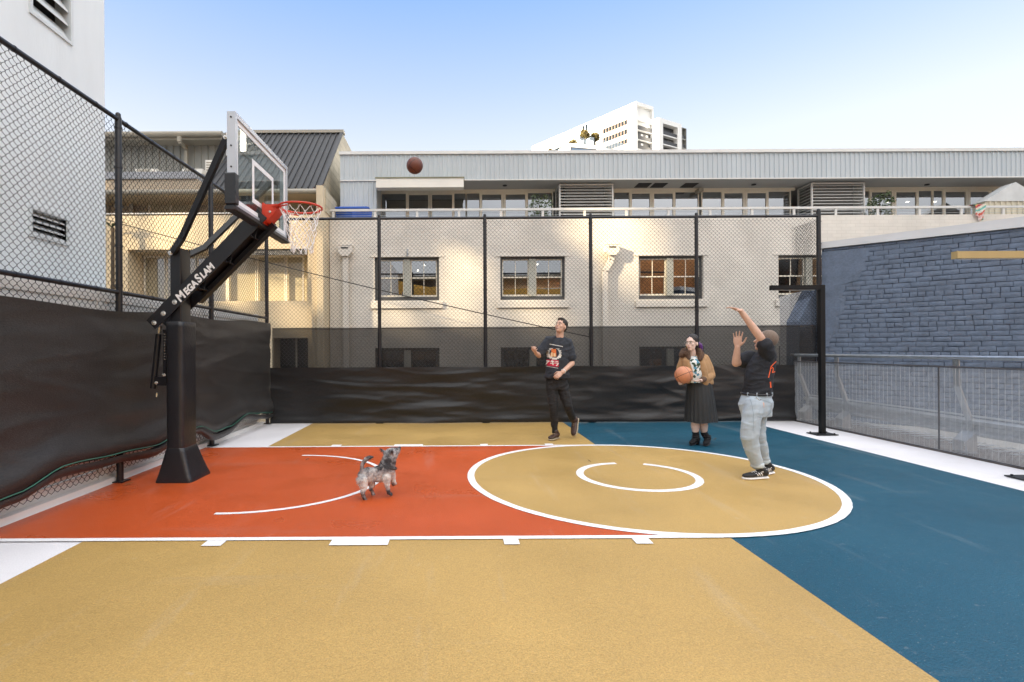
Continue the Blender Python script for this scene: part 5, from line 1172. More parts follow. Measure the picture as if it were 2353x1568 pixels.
def face(person, P, ax, iris=(.03, .02, .015), lip=(.36, .13, .11), brow=(.03, .02, .015), smile=True, open_=True, k=1.0):
    r, f, u = ax; e = MB(); i = MB(); b = MB(); l = MB(); t = MB()
    for s in (-1, 1):
        e.blob(P(s*.031, .0775, .004), r*.0135*k, u*.0075*k, f*.010*k); i.blob(P(s*.031, .0845, .004), r*.0062*k, u*.0066*k, f*.005*k)
        b.tube([P(s*.014, .093, .024), P(s*.032, .0925, .031), P(s*.052, .076, .025)], [.0028*k, .0042*k, .0022*k], 6)
    l.tube([P(-.024, .083, -.057), P(-.010, .0965, -.055), P(.010, .0965, -.055), P(.024, .083, -.057)], [.002*k, .0045*k, .0045*k, .002*k], 6)
    l.tube([P(-.022, .083, -.064), P(-.009, .0935, -.070), P(.009, .0935, -.070), P(.022, .083, -.064)], [.002*k, .005*k, .005*k, .002*k], 6)
    t.tube([P(-.018, .087, -.061), P(0, .0955, -.0625), P(.018, .087, -.061)], .0034*k, 6)
    mm = lambda n, c, ro=.5: bpy.data.materials.get(n) or pmat(n, c, ro, .05)
    ey = e.build('eye', mm('eye_white', (.75, .73, .70), .3), person, True); i.build('iris', mm('iris_dark', iris, .2), ey, True)
    b.build('eyebrow', mm('brow_dark', brow, .9), person, True); l.build('lips', mm('lips', lip), person, True); t.build('teeth', mm('teeth', (.75, .72, .66)), person, True)
# ---------------------------------------------------------------- man by the back fence
s = 8.0/1200; G = aZ(1273, 1009); G = V((aY(1273, 1009, 8.0).x, 8.0, 0)); K = .001368*.985
def J(zx, zy, y=0): return G+V(((zx-390)*K, y, (1470-zy)*K))
b = MB(); hc = J(474, 186, -.01); Fw = V((-.62, -.62, .34)); P, ax = head(b, hc, Fw, (0, 0, 1), .98)
b.chain([J(462, 335, .03), J(470, 230, .02)], [.062, .056])
sr, sl = J(335, 350, .02), J(565, 375, .06); er, wr_ = J(222, 512, -.03), J(165, 485, -.22)
el, wl = J(598, 605, .0), J(462, 702, -.17)
b.loft([ring(J(435, 800, .03), .15, .10), ring(J(440, 600, .03), .15, .10), ring(J(450, 420, .04), .17, .105), ring(J(455, 345, .04), .12, .08)], 18)
b.chain([sr, er], [.055, .040]); b.chain([er, wr_], [.042, .029]); b.chain([sl, el], [.055, .042]); b.chain([el, wl], [.044, .030])
hand(b, wr_, V((-.35, -.75, .35)), V((.45, .25, .55)), 1, (.75, .8, .85, .9)); hand(b, wl, V((-.72, -.25, -.48)), V((.1, .8, -.4)), -1, (.55, .6, .65, .7))
hr, hl = J(368, 850, .03), J(495, 850, .04); kr, ar = J(378, 1115, .0), J(404, 1345, .05); kl, al = J(545, 1075, -.01), J(652, 1285, .22)
b.chain([hr, kr, ar], [.07, .05, .036]); b.chain([hl, kl, al], [.07, .05, .036])
per = remesh(b, 'person', 'skin', None, .0055, 3); tag(per, 'person in a dark printed t-shirt and black jeans looking up, one arm raised', 'person', 'people on the court')
face(per, P, ax, k=.98)
m = MB(); r_, f_, u_ = ax; m.blob(P(0, -.024, .050), r_*.083, u_*.092, f_*.098, 22, 16); m.blob(P(0, .035, .108), r_*.055, u_*.024, f_*.045); m.blob(P(0, -.075, -.005), r_*.062, u_*.06, f_*.04)
remesh(m, 'hair', pmat('dark_brown_hair', (.022, .016, .012), .6, .3, 60, .8, 120), per, .006, 1, .006, 45)
m = MB(); tee = [ring(J(428, 770, .02), .205*.93, .135), ring(J(432, 690, .02), .19*.93, .13), ring(J(440, 560, .03), .185*.95, .132), ring(J(452, 440, .04), .19, .13), ring(J(455, 375, .04), .17, .11), ring(J(458, 330, .035), .10, .082), ring(J(460, 312, .035), .07, .066)]
m.loft(tee, 24); m.chain([J(345, 352, .03), J(243, 470, -.02)], [.078, .078]); m.chain([J(558, 378, .06), J(592, 535, .02)], [.082, .082])
m.chain([J(400, 345, .035), J(345, 358, .03)], [.07, .075]); m.chain([J(510, 345, .04), J(558, 380, .05)], [.07, .078])
tee_m = pmat('charcoal_tee', (.022, .026, .036), .85, .12, 6, .4, 90)
tee_o = remesh(m, 'shirt', tee_m, per, .008, 4, .011, 8, (1, 1, .8), .8)
m = MB(); m.loft([ring(J(430, 900, .03), .155, .11), ring(J(432, 800, .03), .165, .115), ring(J(434, 740, .03), .15, .11)], 20)
m.chain([J(375, 860, .03), J(380, 1010, .01), J(384, 1115, -.005), J(398, 1230, .03), J(404, 1318, .05)], [.092, .080, .064, .060, .053]); m.chain([J(490, 860, .04), J(520, 980, .01), J(545, 1080, -.015), J(600, 1190, .10), J(636, 1262, .19)], [.094, .08, .064, .060, .052])
remesh(m, 'trousers', pmat('black_denim', (.012, .012, .014), .8, .2, 8, .4, 140), per, .007, 3, .010, 9, (1, 1, 1), .8)
m = MB(); m.chain([J(404, 1310, .05), J(408, 1390, .05)], [.042, .045]); m.chain([J(632, 1250, .19), J(660, 1300, .23)], [.042, .042]); m.build('sock', pmat('black_sock', (.012, .012, .012), .9), per, True)
br_l = pmat('brown_leather', (.055, .028, .020), .45, .2, 12); cr = pmat('cream_sole', (.42, .35, .25), .7)
for hh, tt, up in ((J(452, 1468, .10), J(325, 1470, -.10), V((0, 0, 1))), (J(700, 1262, .26), J(640, 1452, .12), V((-.55, -.60, .35)))):
    mu, ms = MB(), MB(); shoe(mu, ms, hh, tt, .05, .085, up=up, sole=.024); d = (tt-hh).normalized(); uu = d.cross(up).normalized().cross(d)
    mu.chain([hh+d*.05+uu*.055, hh+d*.075+uu*.115], [.046, .044]); so_ = remesh(mu, 'shoe', br_l, per, .006, 3); ms.build('sole', cr, so_, True)
    m = MB(); sd_ = d.cross(up).normalized()
    for q in (.10, .125, .15): m.tube([hh+d*q+uu*(.118-q*.28)-sd_*.022, hh+d*q+uu*(.128-q*.28), hh+d*q+uu*(.118-q*.28)+sd_*.022], .004, 5)
    m.build('lace', pmat('tan_lace', (.35, .25, .15), .8), so_)
m = MB(); wd = (wl-el).normalized(); a_ = wd.orthogonal().normalized(); b_ = wd.cross(a_); wc = wl-wd*.035; m.tube([wc+(a_*math.cos(t)+b_*math.sin(t))*.033 for t in np.linspace(0, 6.283, 17)[:-1]], .007, 8, closed=True); m.build('wristwatch', pmat('watch_white', (.7, .7, .7), .3), per, True)
def decal(polys, target, name, mat, parent, off=.003, dirv=V((0, 1, 0)), sub=6):
    # polys: lists of world points in front of the surface; each is laid onto it along dirv
    bv = bvh_of(target); m = MB()
    for pl in polys:
        g = []
        if len(pl) == 4:
            a, b2, c2, d2 = [V(p) for p in pl]
            for i in range(sub+1):
                for j in range(sub+1):
                    p = a.lerp(b2, i/sub).lerp(d2.lerp(c2, i/sub), j/sub); h = bv.ray_cast(p-dirv*.5, dirv, 1.5); g.append((h[0]+(h[1] if h[1].dot(dirv) < 0 else -h[1])*off) if h[0] is not None else None)
            fs = []
            for i in range(sub):
                for j in range(sub):
                    q = (i*(sub+1)+j, (i+1)*(sub+1)+j, (i+1)*(sub+1)+j+1, i*(sub+1)+j+1)
                    if all(g[t] is not None for t in q) and max((g[q[t]]-g[q[t-1]]).length for t in range(4)) < .08: fs.append(q)
            if fs: m.add([x if x is not None else V(target.location) for x in g], fs)
    bm_ = m.build(name, mat, parent); return bm_
def jq(zx0, zx1, zy0, zy1, sk=0): return [J(zx0, zy0, 0), J(zx1, zy0+sk, 0), J(zx1, zy1+sk, 0), J(zx0, zy1, 0)]
rnd = random.Random(6)
pw_ = []
for i in range(13):
    y = 422+i*10.5; t = (y-485)/66; ro = 78*math.sqrt(max(.12, 1-t*t*.9))+rnd.uniform(-8, 8); ri = 50*math.sqrt(max(0, 1-((y-482)/52)**2)) if abs(y-482) < 52 else 0
    sk_ = (y-485)*-.02
    if ri > 5: pw_ += [jq(388-ro, 388-ri, y, y+(11 if i > 6 else rnd.uniform(3, 8)), 1), jq(388+ri, 388+ro, y+2, y+(13 if i > 6 else rnd.uniform(4, 9)), 2)]
    elif i > 6: pw_.append(jq(388-ro, 388+ro, y, y+11, 3))
for i in range(12): x = 338+i*12.2; pw_.append(jq(x, x+9, 381+i*2.6, 389+i*2.6, 2))
for i in range(14): x = 300+i*9.2; pw_.append(jq(x, x+6, 631+i*1.7, 637+i*1.7, 1))
decal(pw_, tee_o, 'print_white', pmat('print_white', (.72, .71, .68), .8), per, .004, sub=3)
decal([jq(358, 408, 440, 525, 3), jq(348, 372, 490, 528, 2)], tee_o, 'print_orange', pmat('print_orange', (.66, .17, .04), .8), per, .006, sub=5); decal([jq(352, 372, 478, 530), jq(380, 402, 488, 530)], tee_o, 'print_cream', pmat('print_cream', (.75, .55, .32), .8), per, .008, sub=4)
decal([jq(296, 432, 556, 628, 14)], tee_o, 'print_red', pmat('print_red', (.48, .015, .05), .8), per, .005, sub=8)
kk = [] # three katakana, stroke by stroke
def st(x0, y0, x1, y1, w):
    a, c = J(x0, y0), J(x1, y1); n = V((-(c-a).z, 0, (c-a).x)).normalized()*w*K; kk.append([a+n, c+n, c-n, a-n])
st(298, 574, 338, 577, 5); st(338, 577, 322, 592, 4); st(319, 584, 316, 600, 4); st(316, 600, 302, 616, 4)
st(348, 582, 386, 580, 4); st(344, 602, 390, 598, 4); st(362, 568, 374, 622, 5)
st(398, 580, 426, 582, 4); st(394, 598, 430, 600, 4); st(430, 600, 420, 618, 4); st(420, 618, 404, 630, 4)
decal(kk, tee_o, 'lettering', bpy.data.materials['print_white'], per, .007, sub=3)
# ---------------------------------------------------------------- woman holding the ball
G = V((aY(1606, 1020, 7.5).x, 7.5, 0)); K = .0012*.985
def J(zx, zy, y=0): return G+V(((zx-430)*K, y, (1445-zy)*K))
b = MB(); hc = J(332, 212, -.05); P, ax = head(b, hc, (-.78, -.6, .03), (-.06, 0, 1), .95)
b.chain([J(365, 385, .03), J(345, 290, -.01)], [.058, .05])
b.loft([ring(J(450, 720, .03), .15, .11), ring(J(430, 600, .02), .14, .10), ring(J(400, 450, .02), .15, .11), ring(J(380, 375, .02), .10, .075)], 18)
wl = J(388, 652, -.20); wr_ = V((BALLC.x-.05, BALLC.y+.10, BALLC.z-.14))
b.chain([J(585, 610, .02), wl], [.045, .028]); b.chain([J(250, 640, .04), J(165, 690, -.12)], [.042, .027])
hand(b, wl, V((-.92, -.12, -.10)), V((-.28, .10, .95)), -1, (.20, .22, .25, .3), .95, .35)
hand(b, J(168, 688, -.10), V((-.22, -.55, .72)), V((.8, .1, .25)), 1, (.30, .32, .34, .36), .95, .3)
kr, ar = J(385, 1120, -.01), J(398, 1300, .02); kl, al = J(492, 1125, .02), J(512, 1310, .05)
b.chain([J(400, 880, .02), kr, J(388, 1215, .005), ar], [.085, .060, .062, .042]); b.chain([J(500, 880, .03), kl, J(500, 1225, .035), al], [.085, .060, .062, .042])
per = remesh(b, 'person', 'skin_pale', None, .0055, 3); tag(per, 'person in a brown jacket and black pleated skirt holding a tan basketball', 'person', 'people on the court')
face(per, P, ax, lip=(.42, .12, .13), k=.95)
m = MB(); r_, f_, u_ = ax; m.blob(P(0, -.028, .050), r_*.083, u_*.091, f_*.096, 22, 16); m.blob(P(0, -.125, -.01), r_*.042, u_*.044, f_*.040); m.blob(P(0, -.06, -.03), r_*.070, u_*.055, f_*.05)
remesh(m, 'hair', pmat('black_hair', (.014, .011, .011), .5, .3, 60, .6, 120), per, .006, 2, .003, 50)
m = MB(); m.chain([J(440, 215, .03), J(462, 240, .03), J(472, 290, .04), J(476, 322, .05)], [.028, .036, .030, .012]); remesh(m, 'ponytail', pmat('purple_hair', (.10, .02, .17), .5, .3, 50), per, .006, 2, .005, 50)
m = MB()
for s_ in (-1, 1): m.tube([P(s_*.033+.024*math.cos(t), .102, .003+.021*math.sin(t)) for t in np.linspace(0, 6.283, 17)[:-1]], .0018, 5, closed=True); m.tube([P(s_*.057, .098, .006), P(s_*.079, -.01, .01)], .0016, 5)
m.tube([P(-.010, .106, .005), P(.010, .106, .005)], .0016, 5); m.build('glasses', pmat('wire_glasses', (.35, .33, .3), .3, metal=.7), per, True)
m = MB(); e_ = P(.080, -.012, -.055); m.tube([e_+V((.012*math.cos(t), .004*math.cos(t), .014*math.sin(t))) for t in np.linspace(0, 6.283, 13)[:-1]], .0042, 6, closed=True); m.build('earring', pmat('gold', (.62, .42, .10), .25, metal=.9), per, True)
m = MB(); m.loft([ring(J(395, 690, .0), .14, .125), ring(J(375, 560, -.01), .135, .13), ring(J(352, 440, -.01), .13, .125), ring(J(352, 385, .0), .09, .085), ring(J(352, 365, .01), .06, .06)], 20)
mt, nt_, bs_ = newmat('floral_top'); vo = nn(nt_, 'ShaderNodeTexVoronoi'); vo.inputs['Scale'].default_value = 30; ge = nn(nt_, 'ShaderNodeNewGeometry'); nt_.links.new(ge.outputs['Position'], vo.inputs['Vector']); sc = nn(nt_, 'ShaderNodeSeparateColor'); nt_.links.new(vo.outputs['Color'], sc.inputs[0])
cr_ = nn(nt_, 'ShaderNodeValToRGB'); cr_.color_ramp.interpolation = 'CONSTANT'; cr_.color_ramp.elements[0].color = (.72, .75, .74, 1); cr_.color_ramp.elements[1].color = (.02, .06, .03, 1); cr_.color_ramp.elements[1].position = .72; e3 = cr_.color_ramp.elements.new(.86); e3.color = (.08, .28, .42, 1)
nt_.links.new(sc.outputs[0], cr_.inputs[0]); nt_.links.new(cr_.outputs[0], bs_.inputs['Base Color'])
remesh(m, 'top', mt, per, .008, 3, .008, 8)
m = MB(); jk = pmat('tan_suede', (.40, .24, .12), .9, .14, 7, .5, 90); fur = pmat('brown_fur', (.125, .075, .05), 1, .3, 40, 1, 200)
m.loft([ring(J(490, 712, .05), .155, .135), ring(J(485, 690, .05), .165, .14), ring(J(470, 600, .05), .165, .14), ring(J(440, 480, .05), .17, .135), ring(J(425, 400, .045), .155, .11), ring(J(415, 355, .04), .10, .08)], 24)
m.chain([J(515, 405, .05), J(560, 500, .05), J(580, 605, .01)], [.074, .070, .066]); m.chain([J(580, 605, .01), J(500, 632, -.07), J(440, 640, -.13)], [.066, .058, .046])
m.chain([J(262, 400, .02), J(240, 520, .06), J(255, 640, .06)], [.07, .066, .062]); m.chain([J(255, 640, .06), J(200, 672, -.05)], [.06, .05]); m.chain([J(300, 400, .0), J(250, 420, .02)], [.06, .06])
m.chain([J(262, 420, -.06), J(265, 560, -.06), J(290, 660, -.04)], [.05, .05, .045])
m.chain([J(262, 430, -.09), J(285, 540, -.10), J(300, 640, -.08)], [.035, .04, .04]); m.chain([J(418, 410, -.08), J(445, 520, -.10), J(462, 600, -.10), J(475, 690, -.08)], [.05, .055, .052, .05])
jo = remesh(m, 'jacket', jk, per, .008, 3, .012, 8, (1, 1, .8), .25)
m = MB(); m.chain([J(440, 640, -.13), J(400, 650, -.19)], [.044, .040]); m.build('cuff', fur, jo, True)
m = MB(); m.chain([J(225, 350, -.02), J(265, 325, -.08), J(275, 390, -.10)], [.036, .038, .028]); m.chain([J(405, 400, -.12), J(438, 350, -.06), J(445, 305, .04), J(400, 290, .09), J(330, 305, .09)], [.03, .048, .052, .048, .045]); m.chain([J(225, 350, -.02), J(280, 310, .06), J(330, 300, .09)], [.045, .05, .05])
remesh(m, 'fur_collar', fur, jo, .006, 1, .014, 60)
m = MB(); n_ = 132; secs = []
for t in np.linspace(0, 1, 14):
    zx = 450+(468-450)*t; zy = 690+(1166-690)*t; ax_ = .165+(.225-.165)*t**.8; ay_ = .135+(.19-.135)*t**.8; o = []
    for i in range(n_):
        a = 2*math.pi*i/n_; k_ = 1+(.008+.05*t)*(abs((i % 6)/3-1)-.5)+.03*t*math.sin(a*3+1); o.append(J(zx, zy, .03)+V((math.cos(a)*ax_*k_, math.sin(a)*ay_*k_, .006*t*math.sin(a*4))))
    secs.append(o)
stack(m, secs); m.build('pleated_skirt', pmat('black_pleats', (.017, .020, .023), .55, .12, 4, .2, 80), per, False, fixn=True)
for hh, tt, an in ((J(448, 1440, .06), J(306, 1432, -.06), ar), (J(560, 1455, .04), J(462, 1462, -.12), al)):
    mu, ms = MB(), MB(); hh.z = 0; tt.z = 0; shoe(mu, ms, hh+V((0, 0, .05)), tt, .042, .085, sole=.014); d = (tt-hh).normalized()
    mu.chain([hh+d*.06+V((0, 0, .09)), an+V((0, 0, .0)), an+V((0, 0, .055))], [.048, .047, .050]); bo = remesh(mu, 'ankle_boot', pmat('black_suede', (.008, .008, .010), .95, .2, 9) if 'black_suede' not in bpy.data.materials else bpy.data.materials['black_suede'], per, .006, 3)
    ms.loft([(hh+d*.035+V((0, 0, z)), V((.030+z*.15, 0, 0)), V((0, .030+z*.15, 0))) for z in (0, .05, .09)], 12); ms.build('sole', 'black_steel', bo, True); m = MB()
    for zz in (.10, .125): c_ = hh+d*(.075-.1*(zz-.1))+V((0, 0, zz)); m.tube([c_+V((math.cos(t)*.049, math.sin(t)*.049, .008*math.cos(t))) for t in np.linspace(0, 6.283, 17)[:-1]], .006, 6, closed=True)
    m.build('strap', 'black_vinyl', bo, True)
# ---------------------------------------------------------------- shooter
G = V((aY(1745, 1095, 5.6).x-.03, 5.6, 0)); K = .001307*.99
def J(zx, zy, y=0): return G+V(((zx-330)*K, y, (1503-zy)*K))
b = MB(); hc = J(440, 378, .06); P, ax = head(b, hc, (-.86, .42, .22), (-.1, 0, 1), .98)
b.chain([J(430, 490, .03), J(440, 410, .05)], [.062, .056])
b.loft([ring(J(348, 830, .03), .12, .09), ring(J(366, 660, .03), .11, .09), ring(J(398, 550, .03), .115, .08, .5), ring(J(425, 480, .03), .085, .065, .5)], 18)
sr = J(392, 468, -.06); er = J(318, 352, -.12); wr_ = J(182, 128, -.06); sl = J(330, 520, .18); el = J(222, 560, .14); wl = J(218, 425, .10)
b.chain([sr, er], [.052, .040]); b.chain([er, er.lerp(wr_, .3), wr_], [.041, .040, .027]); b.chain([sl, el], [.05, .041]); b.chain([el, el.lerp(wl, .3), wl], [.042, .041, .028])
hand(b, wr_, V((-.78, -.10, .28)), V((-.30, .1, -.9)), 1, (.15, .18, .22, .28), 1.0, .2); hand(b, wl, V((.02, -.02, 1)), V((-.35, -.9, 0)), 1, (.08, .08, .1, .12), 1.05, .2, .14)
kr, ar = J(228, 1165, -.07), J(316, 1400, -.05); kl, al = J(365, 1150, .10), J(466, 1418, .16)
b.chain([J(310, 900, -.05), kr, ar], [.08, .055, .038]); b.chain([J(390, 900, .08), kl, al], [.08, .055, .038])
per = remesh(b, 'person', 'skin', None, .0055, 3); tag(per, 'person with shaved head in pale blue jeans, arms up after shooting the ball', 'person', 'people on the court')
face(per, P, ax, k=.98)
m = MB(); r_, f_, u_ = ax; m.blob(P(0, -.018, .034), r_*.0775, u_*.098, f_*.0955, 24, 16); remesh(m, 'hair', pmat('buzz_cut', (.19, .14, .11), .85, .2, 120, .1, 400), per, .005, 2)
m = MB(); m.loft([ring(J(348, 812, .03), .150, .13), ring(J(350, 760, .03), .145, .125), ring(J(366, 660, .03), .148, .125, .15), ring(J(396, 560, .03), .152, .115, .4), ring(J(418, 500, .03), .142, .10, .5), ring(J(432, 462, .03), .10, .08, .5), ring(J(436, 448, .035), .068, .064, .5)], 26)
m.chain([J(405, 485, -.05), J(385, 455, -.075), J(352, 405, -.10)], [.080, .076, .073]); m.chain([J(345, 515, .15), J(290, 540, .17)], [.08, .078])
tee_o = remesh(m, 'shirt', pmat('black_tee', (.013, .015, .022), .8, .15, 6, .4, 90), per, .008, 3, .011, 8, (1, 1, .7), .9)
m = MB(); m.loft([ring(J(340, 1000, .02), .15, .12), ring(J(338, 900, .03), .172, .14), ring(J(345, 830, .03), .148, .125), ring(J(347, 805, .03), .140, .119)], 24)
m.chain([J(288, 900, -.05), J(255, 1030, -.07), J(238, 1160, -.08), J(272, 1280, -.06), J(312, 1385, -.05)], [.098, .094, .086, .074, .060]); m.chain([J(395, 900, .08), J(380, 1030, .10), J(380, 1150, .10), J(424, 1280, .13), J(462, 1390, .16)], [.096, .090, .084, .072, .060]); m.blob(J(405, 900, .02), (.085, 0, 0), (0, 0, .11), (0, .11, 0))
jn = pmat('light_denim', (.40, .47, .54), .85, .08, 6, .15, 220, var2=.04, scale2=90); jo = remesh(m, 'jeans', jn, per, .008, 3, .009, 7.5, (1, 1, 1.2), .45)
m = MB(); wq = pmat('denim_turnup', (.50, .57, .62), .85, .08, 9)
for c_ in (J(314, 1392, -.05), J(463, 1398, .16)): m.loft([(c_+V((0, 0, z)), V((k_, 0, 0)), V((0, k_, 0))) for z, k_ in ((-.024, .061), (-.017, .066), (.017, .066), (.024, .061))], 20)
m.build('turn_up', wq, jo, True)
m = MB(); q = ring(J(347, 812, .03), .147, .126); m.tube([q[0]+q[1]*math.cos(t)+q[2]*math.sin(t)+V((0, 0, .005*math.sin(t))) for t in np.linspace(0, 6.283, 41)[:-1]], .014, 8, closed=True); m.build('belt', 'black_steel', jo, True)
m = MB()
for t in (-2.6, -2.0, -1.35, -.8, -.2): c_ = q[0]+q[1]*math.cos(t)*1.06+q[2]*math.sin(t)*1.06; m.box(c_.x-.006, c_.x+.006, c_.y-.004, c_.y+.004, c_.z-.022, c_.z+.019)
m.build('belt_loop', jn, jo)
def jq(p): return [J(*a) for a in p]
pk = []
def line(pts, w, tgt):
    for (x0, y0), (x1, y1) in zip(pts, pts[1:]):
        a, c = J(x0, y0), J(x1, y1); n = V((-(c-a).z, 0, (c-a).x)).normalized()*w*K; e = (c-a).normalized()*w*K*.5; tgt.append([a+n-e, c+n+e, c-n+e, a-n-e])
line([(508, 536), (490, 548), (468, 570), (450, 592), (447, 604), (455, 600), (464, 592), (470, 600), (468, 618), (462, 636), (478, 630), (500, 620)], 3.2, pk); line([(450, 600), (444, 625), (438, 650), (432, 676)], 3.2, pk); line([(508, 545), (508, 570)], 2.5, pk); line([(446, 712), (448, 735), (450, 757)], 4.5, pk)
vd = (J(460, 600)-CAM).normalized(); decal(pk, tee_o, 'print_orange', pmat('print_neon', (.85, .13, .03), .7), per, .004, vd, sub=3)
pk = []; line([(270, 842), (330, 852), (415, 885), (412, 960), (345, 1003), (270, 985)], 1.6, pk); line([(240, 850), (240, 960), (232, 1100)], 1.4, pk); line([(440, 850), (438, 940), (350, 1010), (320, 1080)], 1.2, pk); decal(pk, jo, 'seam', pmat('denim_seam', (.25, .32, .38), .9), jo, .003, V((0, 1, 0)), sub=4)
m = MB(); c_ = J(285, 845, -.15); m.tube([c_+V((-.03, 0, .02)), c_+V((0, -.01, -.012)), c_+V((.02, -.01, -.004))], .005, 6); m.build('carabiner', 'bolt', jo)
for i, (hh, tt, y) in enumerate(((J(394, 1500, -.05), J(166, 1496, -.10), 0), (J(540, 1497, .17), J(420, 1500, .09), 0))):
    hh.z = .0; tt.z = 0; tt = hh+(tt-hh).normalized()*.285; mu, ms = MB(), MB(); shoe(mu, ms, hh, tt, .048, .08, sole=.026); d = (tt-hh).normalized(); mu.chain([hh+d*.06+V((0, 0, .07)), hh+d*.085+V((0, 0, .105))], [.046, .043])
    sh_ = remesh(mu, 'trainer', pmat('black_trainer', (.010, .010, .012), .6, .2, 10) if 'black_trainer' not in bpy.data.materials else bpy.data.materials['black_trainer'], per, .006, 3); ms.build('sole', 'net', sh_, True)
    sd_ = d.cross(V((0, 0, 1))).normalized(); sd_ = sd_ if sd_.y < 0 else -sd_; st_ = []
    for k_ in (.095, .122, .149): a = hh+d*(k_+.012)+V((0, 0, .085-k_*.1)); c2 = hh+d*(k_-.022)+V((0, 0, .028)); e = d*.006; st_.append([a-e, a+e, c2+e, c2-e])
    decal(st_, sh_, 'stripe', 'line_paint', sh_, .002, -sd_, sub=3)
    m = MB()
    for k_ in (.12, .14, .16, .18): c_ = hh+d*k_+V((0, 0, .126-k_*.28)); m.tube([c_-sd_*.018-V((0, 0, .008)), c_, c_+sd_*.018-V((0, 0, .008))], .004, 5)
    m.build('lace', 'net', sh_); m = MB(); m.chain([hh+d*.075+V((0, 0, .08)), (ar, al)[i]+V((0, 0, .03))], [.044, .042]); m.build('sock', 'net', per, True)
# ================================================================== dog
G = V((aY(870, 1140, 4.95).x, 4.95, 0)); K = .1*.0989/ .0989*0+(250/1452*.5745)*4.95/1200
def J(zx, zy, y=0): return G+V(((zx-690)*K, y, (1330-zy)*K))
b = MB()
b.loft([ (J(285, 830, -.055), V((.0, .03, 0)), V((0, 0, .04))), (J(320, 820, -.05), V((.03, .055, 0)), V((0, 0, .066))), (J(430, 815, -.03), V((.03, .064, 0)), V((.0, 0, .074))), (J(580, 820, .0), V((.03, .064, 0)), V((0, 0, .070))), (J(740, 810, .03), V((.03, .07, 0)), V((0, 0, .086))), (J(880, 800, .06), V((.02, .075, 0)), V((.03, 0, .095))), (J(960, 790, .08), V((.01, .045, 0)), V((.02, 0, .06)))], 20)
b.chain([J(860, 720, .05), J(900, 600, .055), J(930, 470, .055)], [.088, .074, .066])
hc = J(960, 395, .075); Fw = V((.50, .62, .42)); f, r, u = frame_of(Fw)
b.blob(hc, r*.068, u*.062, f*.075); b.blob(hc+f*.06-u*.012, r*.045, u*.040, f*.05); b.cap(hc+f*.06-u*.012, hc+f*.105-u*.016, .036, .024, 12)
for s_ in (-1, 1):
    e0 = hc+r*s_*.042+u*.035-f*.02; tip = e0+r*s_*.045+u*.052-f*.012; m_ = (e0+tip)/2
    b.loft([(e0-u*.015, r*.024, f*.014), (m_, r*.020, f*.010), (tip, r*.006, f*.005)], 10)
tl = [J(330, 790, -.065), J(335, 640, -.075), J(360, 520, -.08), J(430, 430, -.08), J(530, 385, -.075), J(590, 385, -.07)]; b.chain(tl, [.020, .018, .019, .021, .019, .010], 12)
legs = [([J(350, 900, -.095), J(395, 1060, -.10), J(372, 1165, -.12), J(410, 1335, -.10)], [.054, .034, .020, .017], J(455, 1352, -.10)), ([J(420, 900, .03), J(530, 1070, .04), J(500, 1170, .02), J(520, 1330, .05)], [.05, .032, .018, .016], J(560, 1345, .05)),
        ([J(880, 880, -.01), J(900, 1040, -.02), J(915, 1130, -.02), J(930, 1240, -.02)], [.044, .027, .021, .018], J(985, 1268, -.02)), ([J(940, 880, .11), J(985, 1010, .12), J(1010, 1060, .11), J(1000, 1130, .13)], [.048, .03, .022, .02], J(1040, 1120, .14))]
legs[1][0][-1].z = .03
for pts, rs, paw in legs:
    b.chain(pts, rs, 12); b.cap(pts[-1], paw, rs[-1]*1.0, .015, 12)
    for o in (-.010, 0, .010): b.ball(paw+V((.006, o, -.004)), .009, 0, 8)
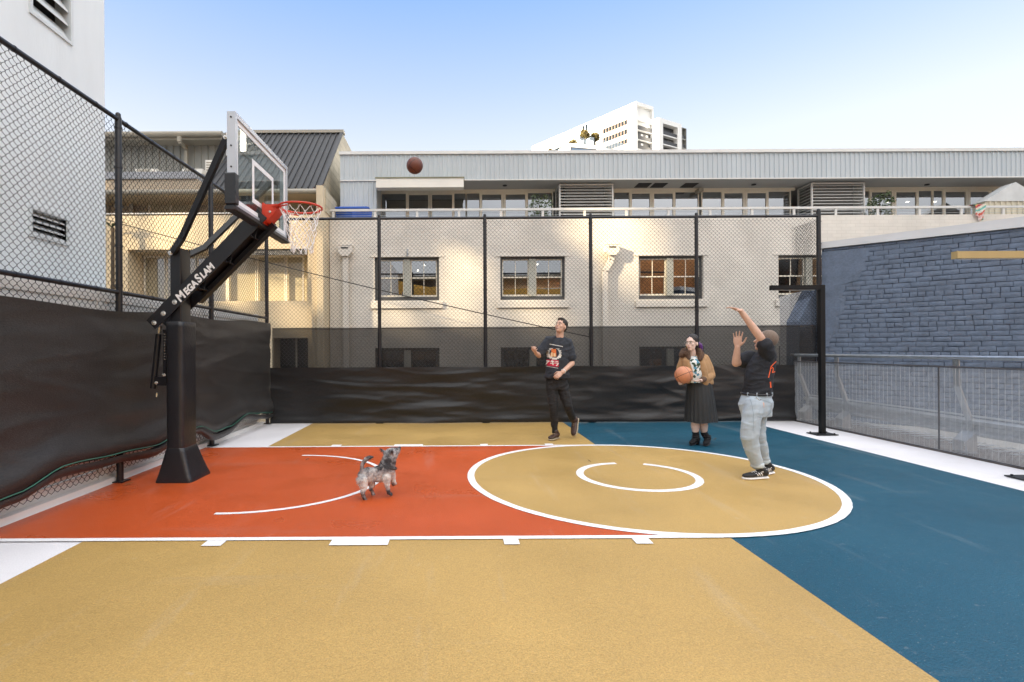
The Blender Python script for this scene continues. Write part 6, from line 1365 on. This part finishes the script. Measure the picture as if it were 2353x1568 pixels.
def dogmat():
    m, nt, bs = newmat('dog_coat'); bs.inputs['Roughness'].default_value = .9; ge = nn(nt, 'ShaderNodeNewGeometry'); mp = nn(nt, 'ShaderNodeMapping'); mp.inputs['Scale'].default_value = (9, 9, 9); nt.links.new(ge.outputs['Position'], mp.inputs[0])
    n1 = nn(nt, 'ShaderNodeTexNoise'); n1.inputs['Scale'].default_value = 1.3; n1.inputs['Detail'].default_value = 5; n1.inputs['Roughness'].default_value = .7; nt.links.new(mp.outputs[0], n1.inputs['Vector'])
    sx = nn(nt, 'ShaderNodeSeparateXYZ'); nt.links.new(ge.outputs['Position'], sx.inputs[0])
    mr = nn(nt, 'ShaderNodeMapRange'); mr.inputs['From Min'].default_value = .16; mr.inputs['From Max'].default_value = .28; mr.inputs['To Min'].default_value = -.12; mr.inputs['To Max'].default_value = .10; nt.links.new(sx.outputs[2], mr.inputs['Value'])
    m2 = nn(nt, 'ShaderNodeMapRange'); m2.inputs['From Min'].default_value = .10; m2.inputs['From Max'].default_value = .05; m2.inputs['To Min'].default_value = 0; m2.inputs['To Max'].default_value = .3; nt.links.new(sx.outputs[2], m2.inputs['Value'])
    a = nn(nt, 'ShaderNodeMath', operation='ADD'); nt.links.new(n1.outputs['Fac'], a.inputs[0]); nt.links.new(mr.outputs[0], a.inputs[1]); a2 = nn(nt, 'ShaderNodeMath', operation='ADD'); nt.links.new(a.outputs[0], a2.inputs[0]); nt.links.new(m2.outputs[0], a2.inputs[1])
    cr = nn(nt, 'ShaderNodeValToRGB'); e = cr.color_ramp.elements; e[0].position = .36; e[0].color = (.62, .59, .56, 1); e[1].position = .66; e[1].color = (.045, .045, .05, 1); k = e.new(.50); k.color = (.34, .33, .34, 1)
    nt.links.new(a2.outputs[0], cr.inputs[0]); nt.links.new(cr.outputs[0], bs.inputs['Base Color']); return m
dm = dogmat(); dog = remesh(b, 'dog', dm, None, .005, 2, .006, 40); tag(dog, 'small scruffy grey and white terrier looking up, tail raised, on the orange key', 'dog')
rnd = random.Random(11); m = MB(); vs = dog.data.vertices; o = ORG[dog.name]
for i in range(5200):
    v = vs[rnd.randrange(len(vs))]; p = v.co+o; n = v.normal; z = p.z
    if z < .05 or (p.x < G.x-.09 and z > .27): continue
    L = rnd.uniform(.008, .022)*(1 if z > .14 else .55); g = (n*.55+V((-.5, 0, -.55))+V((rnd.gauss(0, .3), rnd.gauss(0, .3), rnd.gauss(0, .3)))).normalized(); sd_ = g.cross(n).normalized()*.0016; m.add([p-sd_, p+sd_, p+g*L], [(0, 1, 2)])
m.build('fur', dm, dog)
bk = pmat('dog_black', (.01, .01, .012), .4); m = MB(); m.blob(hc+f*.128-u*.012, r*.014, u*.012, f*.010); m.build('nose', bk, dog, True); m = MB()
for s_ in (-1, 1): m.ball(hc+f*.062+r*s_*.034+u*.022, .009)
m.build('eye', bk, dog, True); m = MB(); c_ = J(905, 640, .055); m.tube([c_+V((.075*math.cos(t), .074*math.sin(t), -.035*math.cos(t))) for t in np.linspace(0, 6.283, 25)[:-1]], .008, 6, closed=True); m.build('harness', 'black_cloth', dog, True)
m = MB(); m.blob(hc-r*.05-f*.012+u*.004, r*.022, u*.042, f*.034); m.build('dark_patch', bk, dog, True)
